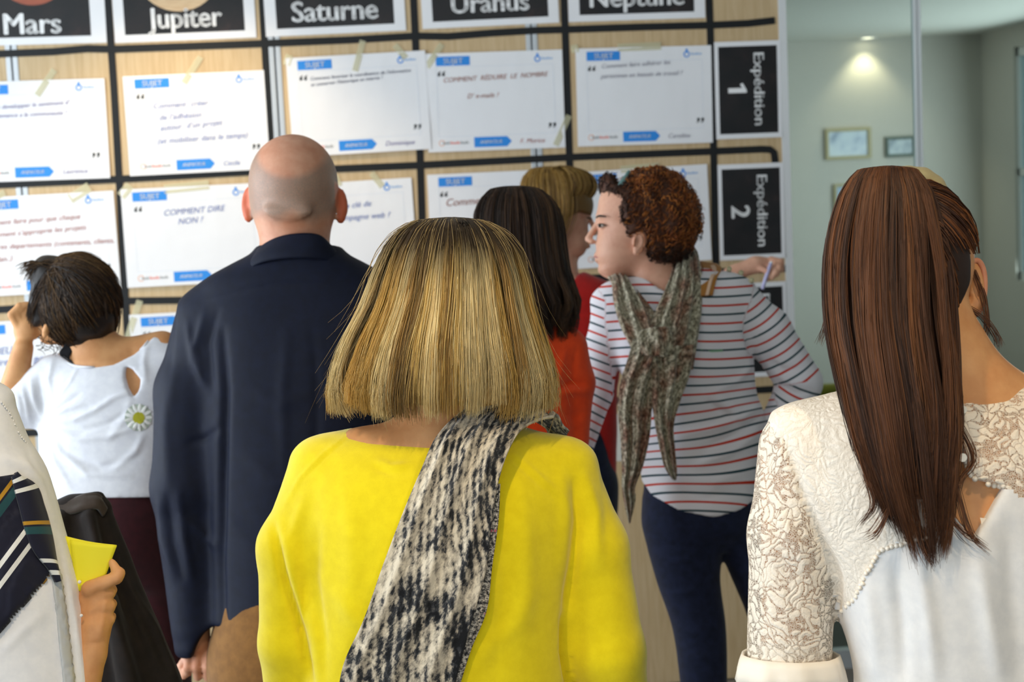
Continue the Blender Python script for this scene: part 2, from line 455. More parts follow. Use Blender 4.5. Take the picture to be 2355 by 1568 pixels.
def sujet(tl, tr, label, hand, ink, name, nink, tapes, size=0.02, lead=0.035, hx=0.075, hy=0.075, off=0.004, nsize=0.020, dx=0.0):
    S = Sheet('topic_sheet', tl, tr, 0.42, 0.297, label, 'paper sheet', 'topic sheets taped to the panels', off)
    W, H = 0.42, 0.297
    S.quad('heading_box', 0.08*W, 0.035*H, 0.325*W, 0.128*H, PBLUE)
    S.text('heading_lettering', 'SUJET', 0.205*W, 0.106*H, 0.0225, PWHITE, 0.022, 0, None, 0, 0.0011, 1.05, 'c')
    S.text('quote_mark', '\u201c', 0.088*W, 0.325*H, 0.062, PGREY, 0.012, 0.2)
    S.text('quote_mark', '\u201d', 0.88*W, 0.885*H, 0.062, PGREY, 0.012, 0.2)
    v, f = ringpoly(0.818*W, 0.085*H, 0.0062, 0.0098, 20)
    lg = mesh_obj('logo', [S.P(x, y, 0.0006) for x, y in v], f, PBLUE, S.t)
    S.poly('logo_finger', [(0.811*W, 0.03*H), (0.825*W, 0.03*H), (0.827*W, 0.07*H), (0.811*W, 0.07*H)], PBLUE)
    S.strokes('logo_lettering', 0.85*W, 0.093*H, 0.034, 0.007, mat('soft_blue_print', '#8fb8e6', 0.5), 8)
    x0, x1, y0, y1, lw = 0.08*W, 0.93*W, 0.14*H, 0.845*H, 0.0007
    for nm, q in (('border_line', (x0, y0, x1, y0+lw)), ('border_line', (x0, y1, x1, y1+lw)), ('border_line', (x0, y0, x0+lw, y1)), ('border_line', (x1, y0, x1+lw, y1))):
        S.quad(nm, *q, PLINE)
    ax0, ax1, ay0, ay1 = 0.335*W, 0.575*W, 0.862*H, 0.965*H
    S.poly('name_arrow', [(ax0, ay0), (ax1, ay0), (ax1+0.014, (ay0+ay1)/2), (ax1, ay1), (ax0, ay1)], PBLUE)
    S.text('arrow_lettering', 'ANIMATEUR', 0.457*W, 0.93*H, 0.0148, PWHITE, 0.012, 0.25, 0.068, 0, 0.0011, 1, 'c')
    v, f = ringpoly(0.1*W, 0.912*H, 0.0075, 0.0092, 16)
    mesh_obj('partner_logo', [S.P(x, y, 0.0006) for x, y in v], f, PORANGE, S.t)
    for k, (x, w, m) in enumerate(((0.108, 0.022, PMID), (0.163, 0.030, PRED), (0.237, 0.025, PMID))): S.strokes('partner_lettering', x*W, 0.925*H, w, 0.0085, m, 6)
    for i, line in enumerate(hand):
        if isinstance(line, tuple): body, lx, ly = line
        else: body, lx, ly = line, hx, hy+i*lead
        if body: S.text('handwriting', body, lx+dx, ly, size, INK[ink], 0.004, 0.3, None, random.uniform(-0.05, 0.0))
    if name: S.text('handwritten_name', name, 0.67*W, 0.94*H, nsize, INK[nink], 0.002, 0.3)
    for tp in tapes: S.tape(*tp)
    return S
# --- row under the planets
sujet((-90, 190), (240, 180), 'topic sheet under Mars with two violet handwritten lines', [('Comment developper le sentiment d\u2019', 0.035, 0.085), ('appartenance a la communaute ?', 0.06, 0.108)], 'violet', 'Laurence', 'violet', [(0.22, 0.045, 0.275, -0.03)], 0.0185)
sujet((282, 176), (606, 161), 'topic sheet under Jupiter with four pale blue handwritten lines', [('Comment  cr\u00e9er', 0.085, 0.10), ('de l\u2019adh\u00e9sion', 0.1, 0.135), ('autour  d\u2019un projet', 0.1, 0.166), ('(et mobiliser dans le temps)', 0.09, 0.205)], 'blue', 'Cecile', 'blue', [(0.18, 0.028, 0.235, -0.048)], 0.024)
sujet((657, 134), (975, 116), 'topic sheet under Saturne with two small dark blue handwritten lines', [('Comment favoriser la coordination de l\u2019information', 0.07, 0.07), ('et conserver l\u2019historique en interne ?', 0.07, 0.088)], 'navy', 'Dominique', 'violet', [(0.205, 0.05, 0.235, -0.04), (0.36, 0.02, 0.33, -0.022), (0.0, 0.02, 0.012, -0.01, 0.022)], 0.0145, off=0.0065)
sujet((976, 124), (1285, 114), 'topic sheet under Uranus with terracotta capital handwriting', [('COMMENT  R\u00c9DUIRE  LE  NOMBRE', 0.055, 0.088), ('D\u2019 e-mails ?', 0.125, 0.138)], 'terra', 'F. Morice', 'red', [(0.005, 0.04, 0.055, -0.028), (0.39, 0.29, 0.435, 0.20)], 0.0205)
sujet((1323, 112), (1633, 104), 'topic sheet under Neptune with faint grey handwriting', [('Comment faire adh\u00e9rer les', 0.08, 0.062), ('personnes en besoin de travail ?', 0.075, 0.092)], 'grey', 'Caroline', 'grey', [(0.13, 0.0, 0.265, -0.002, 0.024), (0.0, 0.012, -0.004, -0.012, 0.022)], 0.0195)
# --- second row
sujet((-66, 456), (262, 438), 'topic sheet in the second row with four red handwritten lines', [('Comment faire pour que chaque', 0.02, 0.085), ('departement s\u2019approprie les projets', 0.005, 0.122), ('des autres departements (contenants, clients,', 0.0, 0.157), ('plan..)', 0.05, 0.195)], 'red', '', 'red', [(0.29, 0.018, 0.35, -0.015, 0.03), (0.05, 0.01, 0.10, -0.012)], 0.0225)
sujet((277, 436), (600, 420), 'topic sheet in the second row reading COMMENT DIRE NON', [('COMMENT DIRE', 0.125, 0.085), ('NON ?', 0.165, 0.113)], 'blue', 'THOMAS', 'blue', [(0.13, 0.005, 0.265, -0.002, 0.028), (0.0, 0.02, 0.03, -0.012, 0.028)], 0.025)
sujet((628, 428), (949, 408), 'topic sheet in the second row half hidden behind the bald man', [('Quelle est la cl\u00e9 de', 0.1, 0.085), ('la campagne web ?', 0.16, 0.118)], 'blue', '', 'blue', [(0.2, 0.012, 0.19, -0.02), (0.33, 0.022, 0.30, -0.022)], 0.025)
sujet((982, 402), (1294, 388), 'topic sheet in the second row beginning with a large terracotta word', [('Comment', 0.055, 0.098)], 'terra', '', 'terra', [], 0.032)
sujet((1316, 397), (1626, 377), 'topic sheet in the second row behind the curly-haired woman', [('', 0, 0)], 'grey', 'Marie', 'grey', [(0.15, 0.0, 0.27, -0.003, 0.022)], 0.02)
# --- third row
sujet((-95, 745), (232, 725), 'topic sheet in the third row behind the raised hand', [('MIEUX', 0.085, 0.10), ('faire vivre nos', 0.085, 0.135), ('R\u00e9seaux', 0.21, 0.14)], 'blue', '', 'blue', [], 0.03)
sujet((297, 724), (620, 706), 'topic sheet in the third row with a long tape strip at its corner', [('', 0, 0)], 'blue', '', 'blue', [(-0.012, 0.075, 0.035, -0.042, 0.02)], 0.02)

# --- planet posters
def planet_mat(name, stops, sc):
    m = mat(name, stops[0][1], 0.4); t = NT(m); t.l(t.ramp(t.noise(t.coord((0.4, 1, 3)), sc, 4), stops), t.b.inputs['Base Color']); return m
PL = {'Mars': planet_mat('mars_print', [(0.35, '#7d3b2c'), (0.6, '#b4654c')], 8),
      'Jupiter': planet_mat('jupiter_print', [(0.35, '#b98a5e'), (0.5, '#e0c39b'), (0.65, '#9a6a47')], 9),
      'Saturne': planet_mat('saturn_print', [(0.35, '#b09a6c'), (0.6, '#d9c796')], 7),
      'Uranus': planet_mat('uranus_print', [(0.35, '#7fb6c4'), (0.6, '#a9d6de')], 4),
      'Neptune': planet_mat('neptune_print', [(0.35, '#31529b'), (0.6, '#4f78c4')], 5)}
def poster(name, bl, br, ins, tx0, tx1, ty, cap, planet):
    """bl, br: pixels of the lower corners; ins: margins; text left/right/baseline in pixels"""
    a, b = on_wall(*bl, 0.003), on_wall(*br, 0.003)
    w = float(np.linalg.norm(b-a)); h = w/1.414
    ex = (b-a)/w; up = np.array([-ex[2], 0, ex[0]])
    tl = a+up*h
    S = Sheet.__new__(Sheet)
    S.o, S.ex, S.ey, S.w, S.h, S.off = tl, ex, -up, w, h, 0.003
    S.ph = random.random()*6; S.curl = 0.002
    S.t = thing('planet_poster', S.P(w/2, h), 'black poster with white border naming the planet %s' % name, 'poster', 'planet posters along the top of the panels')
    o = mesh_obj('sheet', [S.P(w*i/8, h*j/6) for j in range(7) for i in range(9)], [(j*9+i, j*9+i+9, j*9+i+10, j*9+i+1) for j in range(6) for i in range(8)], PAPER, S.t, True)
    md = o.modifiers.new('solid', 'SOLIDIFY'); md.thickness = 0.0003; md.offset = -1; md.use_rim = False
    m0, m1, mb_ = ins
    n = 8
    v = [S.P(m0+(w-m0-m1)*i/n, mb_+(h-2*mb_)*j/n, 0.0005) for j in range(n+1) for i in range(n+1)]
    mesh_obj('black_field', v, [(j*(n+1)+i, (j+1)*(n+1)+i, (j+1)*(n+1)+i+1, j*(n+1)+i+1) for j in range(n) for i in range(n)], PBLACK, S.t)
    px, py, pr = planet
    c = on_wall(px, py)-tl; cu, cv = float(c@ex), float(c@-up); n = 40
    v = []
    for k in range(n):
        x, y = cu+pr*math.cos(2*math.pi*k/n), cv+pr*math.sin(2*math.pi*k/n)
        x = min(max(x, m0), w-m1); y = min(max(y, mb_), h-mb_)
        v.append(S.P(x, y, 0.0008))
    cyc = min(max(cv, mb_), h-mb_); v.append(S.P(cu, min(cyc, cv) if cv > mb_ else mb_+0.001, 0.0008))
    mesh_obj('planet_print', v, [(n, (k+1) % n, k) for k in range(n)], PL[name], S.t)
    t0 = on_wall(tx0, ty)-tl; t1 = on_wall(tx1, ty)-tl
    S.text('poster_lettering', name, float(t0@ex), float(t0@-up), cap/0.72, PWHITE, 0.026, 0, float((t1-t0)@ex), 0, 0.0012)
    return S
poster('Mars', (-82, 107), (246, 98), (0.043, 0.045, 0.022), 10, 143, 79, 0.062, (72, -78, 0.115))
poster('Jupiter', (265, 99), (590, 86), (0.031, 0.033, 0.022), 341, 513, 66, 0.062, (408, -75, 0.13))
poster('Saturne', (612, 85), (934, 70), (0.034, 0.034, 0.022), 672, 871, 51, 0.062, (770, -110, 0.085))
poster('Uranus', (972, 67), (1286, 52), (0.032, 0.032, 0.02), 1038, 1218, 31, 0.058, (1120, -110, 0.08))
poster('Neptune', (1308, 51), (1622, 41), (0.034, 0.034, 0.02), 1356, 1574, 17, 0.058, (1460, -125, 0.08))

# --- expedition cards
def expedition(num, tl, tr, label):
    S = Sheet('expedition_card', tl, tr, 0.207, 0.297, label, 'sign', 'expedition cards at the row ends', 0.004, 0.003)
    m = 0.012
    n = 6
    v = [S.P(m+(S.w-2*m)*i/n, m*1.25+(S.h-2.5*m)*j/n, 0.0006) for j in range(n+1) for i in range(n+1)]
    mesh_obj('black_field', v, [(j*(n+1)+i, (j+1)*(n+1)+i, (j+1)*(n+1)+i+1, j*(n+1)+i+1) for j in range(n) for i in range(n)], PBLACK, S.t)
    S.text('card_lettering', 'Exp\u00e9dition', 0.122, 0.036, 0.047, PWHITE, 0.02, 0, 0.222, math.pi/2, 0.0014)
    if num == 1:
        S.poly('card_number', [(0.0405, 0.142), (0.0405, 0.157), (0.098, 0.157), (0.098, 0.149), (0.086, 0.127), (0.077, 0.131), (0.084, 0.142)], PWHITE, 0.0014)
    else: S.text('card_number', str(num), 0.041, 0.148, 0.082, PWHITE, 0.03, 0, None, math.pi/2, 0.0014, 1, 'c')
expedition(1, (1642, 97), (1795, 92), 'black card bearing the number 1 above the hooked tape end')
expedition(2, (1650, 379), (1803, 373), 'black card bearing the number 2 right beneath the hooked tape end')
expedition(3, (1657, 654), (1810, 646), 'black card half hidden behind the striped shoulder, below Expedition 2')

# --- black tape grid
def tape_line(pts, label, off=0.0022, w=0.0215):
    P = [on_wall(x, y, off) for x, y in pts]
    v = []
    for i, p in enumerate(P):
        d = P[min(i+1, len(P)-1)]-P[max(i-1, 0)]; d /= np.linalg.norm(d); n = np.array([-d[2], 0, d[0]])*w/2
        for e in (0.0, -0.0006):
            v += [p+n+np.array([0, e, 0]), p-n+np.array([0, e, 0])]
    f = []
    for i in range(len(P)-1):
        a = 4*i
        f += [(a+2, a+3, a+7, a+6), (a+1, a, a+4, a+5), (a, a+2, a+6, a+4), (a+3, a+1, a+5, a+7)]
    f += [(0, 1, 3, 2), (4*len(P)-4, 4*len(P)-2, 4*len(P)-1, 4*len(P)-3)]
    o = mesh_obj('black_tape', v, f, BLACKTAPE, None, False, np.mean(P, axis=0))
    tag(o, label, 'tape', 'black tape lines of the planning grid')
VL = [[(244, -60), (248, 0), (262, 200), (275, 430), (289, 700), (306, 1000)], [(598, -60), (603, 0), (622, 330), (650, 950)], [(948, -60), (951, 0), (963, 270), (971, 520), (990, 950)],
      [(1295, -60), (1297, 0), (1306, 250), (1311, 420), (1320, 930)], [(1629, -60), (1631, 0), (1639, 250), (1646, 590), (1652, 915)]]
nm = ['Mars', 'Jupiter', 'Saturne', 'Uranus', 'Neptune']
for i, p in enumerate(VL):
    tape_line(p, 'vertical black tape line on the right of the %s column' % nm[i], 0.0012)
HL = [([(-120, 131), (0, 124), (120, 119), (200, 112), (265, 113), (610, 100), (800, 92), (957, 83), (1030, 84), (1130, 76), (1230, 70), (1300, 68), (1480, 62), (1635, 58), (1720, 54), (1782, 47)], 'horizontal black tape line directly under the planet posters'),
      ([(-120, 432), (0, 425), (275, 412), (573, 395), (780, 388), (965, 380), (1300, 362), (1640, 348), (1752, 343), (1771, 344), (1780, 351), (1783, 374)], 'horizontal black tape line with a hooked end above Expedition 2'),
      ([(-120, 719), (0, 712), (289, 692), (440, 690), (960, 660), (1345, 640), (1816, 617)], 'horizontal black tape line below the second row of topic sheets'),
      ([(-120, 1003), (75, 995), (700, 962), (1400, 922), (1740, 897), (1826, 892)], 'horizontal black tape line below the third row at waist height')]
for p, l in HL: tape_line(p, l, 0.0021)
# two pale tape strips low on the panels
for i, q in enumerate((((1390, 962), (1384, 1065)), ((1421, 952), (1424, 1060)))):
    lab = ('upright pale tape strip low on the panel, tilted at its foot', 'upright pale tape strip low on the panel beside the scarf tail')[i]
    P = [on_wall(*q[0], 0.0015), on_wall(*q[1], 0.0015)]
    w = 0.0125
    v = [P[0]+np.array([-w, 0, 0]), P[0]+np.array([w, 0, 0]), P[1]+np.array([w, 0, 0]), P[1]+np.array([-w, 0, 0])]
    v += [p+np.array([0, 0.001, 0]) for p in v]
    o = mesh_obj('pale_tape_strip', v, [(3, 2, 1, 0), (4, 5, 6, 7), (0, 1, 5, 4), (1, 2, 6, 5), (2, 3, 7, 6), (3, 0, 4, 7)], mat('pale_tape', '#dcdad2', 0.5), None, False, np.mean(P, axis=0))
    tag(o, lab, 'tape', 'pale tape strips low on the panel')
# ================================================================== modelling kit for people
class Field:
    """signed distance field on a rectilinear grid, in a person's own px frame (x right, y down, w towards the viewer)"""
    def __init__(s, lo, hi, step, fine=()):
        s.ax = []
        for i in range(3):
            cuts = [(lo[i], hi[i], step)]
            x = lo[i]; a = [x]
            while x < hi[i]:
                st = step
                for fx in fine:
                    if fx[0] == i and fx[1] <= x <= fx[2]: st = fx[3]
                x += st; a.append(x)
            s.ax.append(np.array(a, np.float32))
        s.v = np.full([len(a) for a in s.ax], 1e3, np.float32)
        s.step = step
    def region(s, lo, hi, pad):
        sl = []
        for i in range(3):
            a = np.searchsorted(s.ax[i], lo[i]-pad); b = np.searchsorted(s.ax[i], hi[i]+pad)
            sl.append(slice(max(0, a-1), min(len(s.ax[i]), b+1)))
        X = s.ax[0][sl[0]][:, None, None]; Y = s.ax[1][sl[1]][None, :, None]; Z = s.ax[2][sl[2]][None, None, :]
        return tuple(sl), X, Y, Z
    def add(s, prim, k=0.0, op='u'):
        fn, lo, hi = prim
        pad = max(k*1.5, 0)+3*s.step
        sl, X, Y, Z = s.region(lo, hi, pad)
        if min(x.stop-x.start for x in sl) <= 0: return s
        d = fn(X, Y, Z); a = s.v[sl]
        d = np.broadcast_to(d, a.shape)
        if op == 'u':
            if k > 0:
                h = np.clip(0.5+0.5*(a-d)/k, 0, 1); r = a*(1-h)+d*h-k*h*(1-h)
            else: r = np.minimum(a, d)
        else:                                   # subtract
            if k > 0:
                h = np.clip(0.5-0.5*(a+d)/k, 0, 1); r = a*(1-h)-d*h+k*h*(1-h)
            else: r = np.maximum(a, -d)
        s.v[sl] = r
        return s
    def mesh(s):
        v = s.v; nx, ny, nz = v.shape
        ins = v < 0
        c = np.zeros((nx-1, ny-1, nz-1), np.uint8)
        for dx in (0, 1):
            for dy in (0, 1):
                for dz in (0, 1): c += ins[dx:nx-1+dx, dy:ny-1+dy, dz:nz-1+dz]
        act = (c > 0) & (c < 8)
        idx = np.full(act.shape, -1, np.int64); cells = np.argwhere(act)
        idx[act] = np.arange(len(cells))
        P = np.zeros((len(cells), 3)); N = np.zeros(len(cells))
        cs = [(0,0,0),(1,0,0),(0,1,0),(1,1,0),(0,0,1),(1,0,1),(0,1,1),(1,1,1)]
        i, j, k = cells.T
        val = [v[i+a, j+b, k+e].astype(np.float64) for a, b, e in cs]
        pos = [np.stack([s.ax[0][i+a], s.ax[1][j+b], s.ax[2][k+e]], 1).astype(np.float64) for a, b, e in cs]
        for a, b in ((0,1),(2,3),(4,5),(6,7),(0,2),(1,3),(4,6),(5,7),(0,4),(1,5),(2,6),(3,7)):
            cr = (val[a] < 0) != (val[b] < 0)
            t = np.where(cr, val[a]/np.where(cr, val[a]-val[b], 1), 0)
            P += np.where(cr[:, None], pos[a]+(pos[b]-pos[a])*t[:, None], 0); N += cr
        P /= N[:, None]
        F = []
        for axis in range(3):
            sl0 = [slice(None)]*3; sl1 = [slice(None)]*3
            sl0[axis] = slice(0, -1); sl1[axis] = slice(1, None)
            a, b = ins[tuple(sl0)], ins[tuple(sl1)]
            e = a != b
            o1, o2 = [(1, 2), (2, 0), (0, 1)][axis]
            m = np.zeros_like(e); q = [slice(None)]*3; q[o1] = slice(1, -1); q[o2] = slice(1, -1)
            m[tuple(q)] = e[tuple(q)]
            ed = np.argwhere(m)
            if not len(ed): continue
            def cell(d1, d2):
                z = ed.copy(); z[:, o1] += d1; z[:, o2] += d2
                return idx[z[:, 0], z[:, 1], z[:, 2]]
            f = np.stack([cell(-1, -1), cell(0, -1), cell(0, 0), cell(-1, 0)], 1)
            flip = ~a[ed[:, 0], ed[:, 1], ed[:, 2]]
            f[flip] = f[flip][:, ::-1]
            F.append(f)
        F = np.concatenate(F); F = F[(F >= 0).all(1)]
        return P, F[:, ::-1]                    # px frame is left-handed: turned once
def normals(P, F):
    a, b, c, d = (P[F[:, i]] for i in range(4))
    n = np.cross(c-a, d-b); N = np.zeros_like(P)
    for i in range(4): np.add.at(N, F[:, i], n)
    L = np.linalg.norm(N, axis=1, keepdims=True); N = N/np.maximum(L, 1e-9)
    return -N                                   # outward in the left-handed px frame
def relax(P, F, it=1, lam=0.5):
    E = np.concatenate([F[:, [0, 1]], F[:, [1, 2]], F[:, [2, 3]], F[:, [3, 0]]])
    for _ in range(it):
        S = np.zeros_like(P); C = np.zeros(len(P))
        for a, b in ((0, 1), (1, 0)):
            np.add.at(S, E[:, a], P[E[:, b]]); np.add.at(C, E[:, a], 1)
        P = P+lam*(S/np.maximum(C, 1)[:, None]-P)
    return P
V3 = lambda *a: np.array(a, float)
def seen(P):
    """picture position of points of the px frame"""
    k = 1-P[:, 2]/FPX
    return CX+(P[:, 0]-CX)/k, CY+(P[:, 1]-CY)/k
def pc(x, y, w):
    """point of the px frame that lies w nearer than the mid plane and is seen at picture point x, y"""
    k = 1-w/FPX
    return (CX+(x-CX)*k, CY+(y-CY)*k, w)
def pcs(st):
    return [(CY+(y-CY)*(1-cw/FPX), CX+(cx-CX)*(1-cw/FPX), cw, rx*(1-cw/FPX), rw) for y, cx, cw, rx, rw in st]
def pcr(rows):
    return [(pc(*a), pc(*b)) for a, b in rows]
def cone(a, b, ra, rb, fw=1.0):
    """tapered capsule; fw squashes it along w"""
    a, b = np.array(a, float), np.array(b, float); ab = b-a; L2 = float(ab@ab)+1e-9; R = max(ra, rb)
    def fn(X, Y, Z):
        t = np.clip(((X-a[0])*ab[0]+(Y-a[1])*ab[1]+(Z-a[2])*ab[2])/L2, 0, 1)
        dx, dy, dz = X-a[0]-t*ab[0], Y-a[1]-t*ab[1], (Z-a[2]-t*ab[2])/fw
        return np.sqrt(dx*dx+dy*dy+dz*dz)-(ra+(rb-ra)*t)
    return fn, np.minimum(a, b)-R*max(1, fw), np.maximum(a, b)+R*max(1, fw)
def ell(c, r, rot=0.0):
    """ellipsoid, turned by rot (radians) in the picture plane"""
    c, r = np.array(c, float), np.array(r, float); co, si = math.cos(rot), math.sin(rot)
    def fn(X, Y, Z):
        x, y, z = X-c[0], Y-c[1], Z-c[2]
        x, y = x*co+y*si, -x*si+y*co
        k0 = np.sqrt((x/r[0])**2+(y/r[1])**2+(z/r[2])**2); k1 = np.sqrt((x/r[0]**2)**2+(y/r[1]**2)**2+(z/r[2]**2)**2)
        return k0*(k0-1)/np.maximum(k1, 1e-6)
    R = np.array([max(r[0], r[1])]*2+[r[2]]) if rot else r
    return fn, c-R, c+R
def _spl(st, y):
    st = np.asarray(st, float); out = []
    yy = st[:, 0]
    for c in range(1, st.shape[1]):
        p = st[:, c]; m = np.gradient(p, yy)
        i = np.clip(np.searchsorted(yy, y)-1, 0, len(yy)-2); h = yy[i+1]-yy[i]; t = np.clip((y-yy[i])/h, 0, 1)
        out.append((2*t**3-3*t**2+1)*p[i]+(t**3-2*t**2+t)*h*m[i]+(-2*t**3+3*t**2)*p[i+1]+(t**3-t**2)*h*m[i+1])
    return out
def loft(st, n=2.0, cap=True):
    """stations (y, cx, cw, rx, rw) from top to bottom"""
    st = np.asarray(st, float); y0, y1 = st[0, 0], st[-1, 0]
    def fn(X, Y, Z):
        y = np.clip(Y.ravel(), y0, y1)
        cx, cw, rx, rw = [q[None, :, None].astype(np.float32) for q in _spl(st, y)]
        rx = np.maximum(rx, 2); rw = np.maximum(rw, 2)
        f = (np.abs((X-cx)/rx)**n+np.abs((Z-cw)/rw)**n)**(1.0/n)
        d = (f-1)*np.minimum(rx, rw)
        return np.maximum(d, np.maximum(y0-Y, Y-y1)) if cap else d
    R = np.max(np.abs(st[:, 3:5]), axis=0)
    lo = V3((st[:, 1]-st[:, 3]).min(), y0, (st[:, 2]-st[:, 4]).min()); hi = V3((st[:, 1]+st[:, 3]).max(), y1, (st[:, 2]+st[:, 4]).max())
    return fn, lo, hi
def prism(poly, w0, w1, wref=0.0):
    """polygon in the picture plane (as seen at depth wref) between depths w0 and w1"""
    p = np.array([pc(x, y, wref)[:2] for x, y in poly], float)
    def fn(X, Y, Z):
        x, y = np.broadcast_arrays(X[:, :, 0].astype(float), Y[:, :, 0].astype(float))
        d = np.full(x.shape, 1e9); sg = np.ones(x.shape)
        for i in range(len(p)):
            a, b = p[i], p[i-1]; e = b-a
            wx, wy = x-a[0], y-a[1]; t = np.clip((wx*e[0]+wy*e[1])/(e@e+1e-9), 0, 1)
            d = np.minimum(d, (wx-e[0]*t)**2+(wy-e[1]*t)**2)
            c1, c2, c3 = y >= a[1], y < b[1], e[0]*wy > e[1]*wx
            fl = (c1 & c2 & c3) | (~c1 & ~c2 & ~c3); sg = np.where(fl, -sg, sg)
        d = (sg*np.sqrt(d))[:, :, None]
        return np.maximum(d, np.maximum(w0-Z, Z-w1))
    return fn, V3(p[:, 0].min(), p[:, 1].min(), w0), V3(p[:, 0].max(), p[:, 1].max(), w1)
def inpoly(x, y, poly):
    p = np.array(poly, float); r = np.zeros(len(x), bool)
    for i in range(len(p)):
        a, b = p[i], p[i-1]
        c = ((a[1] > y) != (b[1] > y)) & (x < (b[0]-a[0])*(y-a[1])/(b[1]-a[1]+1e-12)+a[0]); r ^= c
    return r
def pdist(x, y, line):
    p = np.array(line, float); d = np.full(len(x), 1e9); s = np.zeros(len(x)); tot = 0
    for i in range(len(p)-1):
        a, e = p[i], p[i+1]-p[i]; L = math.hypot(*e)
        t = np.clip(((x-a[0])*e[0]+(y-a[1])*e[1])/(L*L+1e-9), 0, 1)
        q = np.hypot(x-a[0]-t*e[0], y-a[1]-t*e[1]); m = q < d
        d = np.where(m, q, d); s = np.where(m, tot+t*L, s); tot += L
    return d, s/max(tot, 1e-6)
def folds(P, N, lines, side=0.15):
    """ridges (+) and creases (-) along picture-plane polylines, on the side facing the viewer"""
    disp = np.zeros(len(P))
    vis = np.clip((N[:, 2]-side)/0.3, 0, 1)
    for pts, amp, wd in lines:
        d, s = pdist(*seen(P), pts)
        disp += amp*np.exp(-(d/wd)**2)*np.sin(np.pi*np.clip(s*0.94+0.03, 0, 1))**0.6*vis
    return P+N*disp[:, None]
def wnoise(P, sc, seed=0):
    """cheap smooth value noise from sines"""
    r = np.random.default_rng(seed); o = np.zeros(len(P))
    for k in range(6):
        q = r.normal(size=3); q /= np.linalg.norm(q); o += np.sin(P@q*sc*(0.7+0.25*k)+r.random()*6.28)/(1+0.3*k)
    return o/3.2
class Person:
    def __init__(s, d, px, label, name='person'):
        """d: distance of the body's mid plane from the camera; px: picture point above the feet"""
        s.d = d; s.s = FPX/d
        b = s.w((px[0], px[1], 0)); b[2] = 0
        s.base = b
        s.t = thing(name, b, label, 'person')
    def w(s, p):
        p = np.atleast_2d(np.asarray(p, float)); k = s.d/FPX
        r = CAM + np.outer((p[:, 0]-CX)*k, RGT) - np.outer((p[:, 1]-CY)*k, UPV) + np.outer(s.d-p[:, 2]*k, FWD)
        return r[0] if len(r) == 1 else r
    def l(s, wp):
        q = np.asarray(wp, float)-CAM
        return V3(CX+(q@RGT)*s.s, CY-(q@UPV)*s.s, (s.d-q@FWD)*s.s)
    def drop(s, p, z):
        """the point straight below p (px frame) at height z above the floor"""
        q = s.w(p); q[2] = z; return s.l(q)
    def obj(s, name, P, F, m, smooth=True, parent=None, label=None):
        o = mesh_obj(name, s.w(P), F, m, parent or s.t, smooth, origin=s.base)
        if label: o['label'] = label
        return o
    def field(s, name, fld, m, rel=1, fold=(), noise=None, parent=None, label=None, mask=None):
        P, F = fld.mesh()
        if rel: P = relax(P, F, rel)
        if fold or noise:
            N = normals(P, F)
            if fold: P = folds(P, N, fold)
            if noise: P = P+N*(noise[0]*wnoise(P, noise[1], noise[2] if len(noise) > 2 else 1))[:, None]
        o = s.obj(name, P, F, m, True, parent, label)
        return o, P, F
    def legs(s, hip, hw, m, shoe_m, gap=0.5, top=None, r=(0.078, 0.058, 0.05), name='trousers', feet=None, shift=0.0):
        """trousers to the floor and two shoes. hip: px point of the pelvis centre, hw: half width in px"""
        S = s.s
        hl, hr = V3(hip[0]-hw*gap, hip[1], hip[2]), V3(hip[0]+hw*gap, hip[1], hip[2])
        step = 0.011*S
        fl = s.drop(hip, 0.0)
        f = Field((hip[0]-hw-0.16*S, hip[1]-0.25*S, -0.3*S), (hip[0]+hw+0.16*S, fl[1]+0.06*S, 0.4*S), step)
        t0 = top if top is not None else hip[1]-0.16*S
        f.add(loft([(t0, hip[0], hip[2], hw*0.86, 0.105*S), (hip[1]-0.05*S, hip[0], hip[2], hw*0.97, 0.12*S), (hip[1]+0.03*S, hip[0], hip[2], hw, 0.12*S), (hip[1]+0.1*S, hip[0], hip[2], hw*0.9, 0.09*S)], 2.3), 0)
        for i, h in enumerate((hl, hr)):
            kn = s.drop(h, 0.48); an = s.drop(h, 0.10)
            if feet: kn, an = [V3(*q) for q in feet[i]]
            f.add(cone(h, kn, r[0]*S, r[1]*S), 0.03*S); f.add(cone(kn, an, r[1]*S, r[2]*S), 0.03*S)
        s.field(name, f, m, 1)
        for i, h in enumerate((hl, hr)):
            an = s.drop(h, 0.09) if not feet else V3(*feet[i][1])
            q = s.w(an); q[2] = 0
            fwd = V3(FWD[0], FWD[1], 0); fwd /= np.linalg.norm(fwd); side = V3(fwd[1], -fwd[0], 0)
            mb = MB(); n = 16
            prof = [(0.0, 1.0, 0.0), (0.012, 1.02, 0.0), (0.03, 0.98, 0.0), (0.05, 0.86, -0.015), (0.07, 0.62, -0.045), (0.095, 0.46, -0.07), (0.105, 0.40, -0.072)]
            v = []
            for z, k, b in prof:
                for a in range(n):
                    t = 2*math.pi*a/n
                    v.append(q+fwd*(0.05+b+0.125*k*math.cos(t))+side*(0.046*min(1, k*1.1)*math.sin(t)*(1 if math.cos(t) > -0.2 else 0.85))+V3(0, 0, z))
            fc = [(r_*n+a, r_*n+(a+1) % n, (r_+1)*n+(a+1) % n, (r_+1)*n+a) for r_ in range(len(prof)-1) for a in range(n)]
            fc += [tuple(range(n))[::-1], tuple((len(prof)-1)*n+a for a in range(n))]
            mesh_obj('shoe', v, fc, shoe_m, s.t, True, origin=s.base)

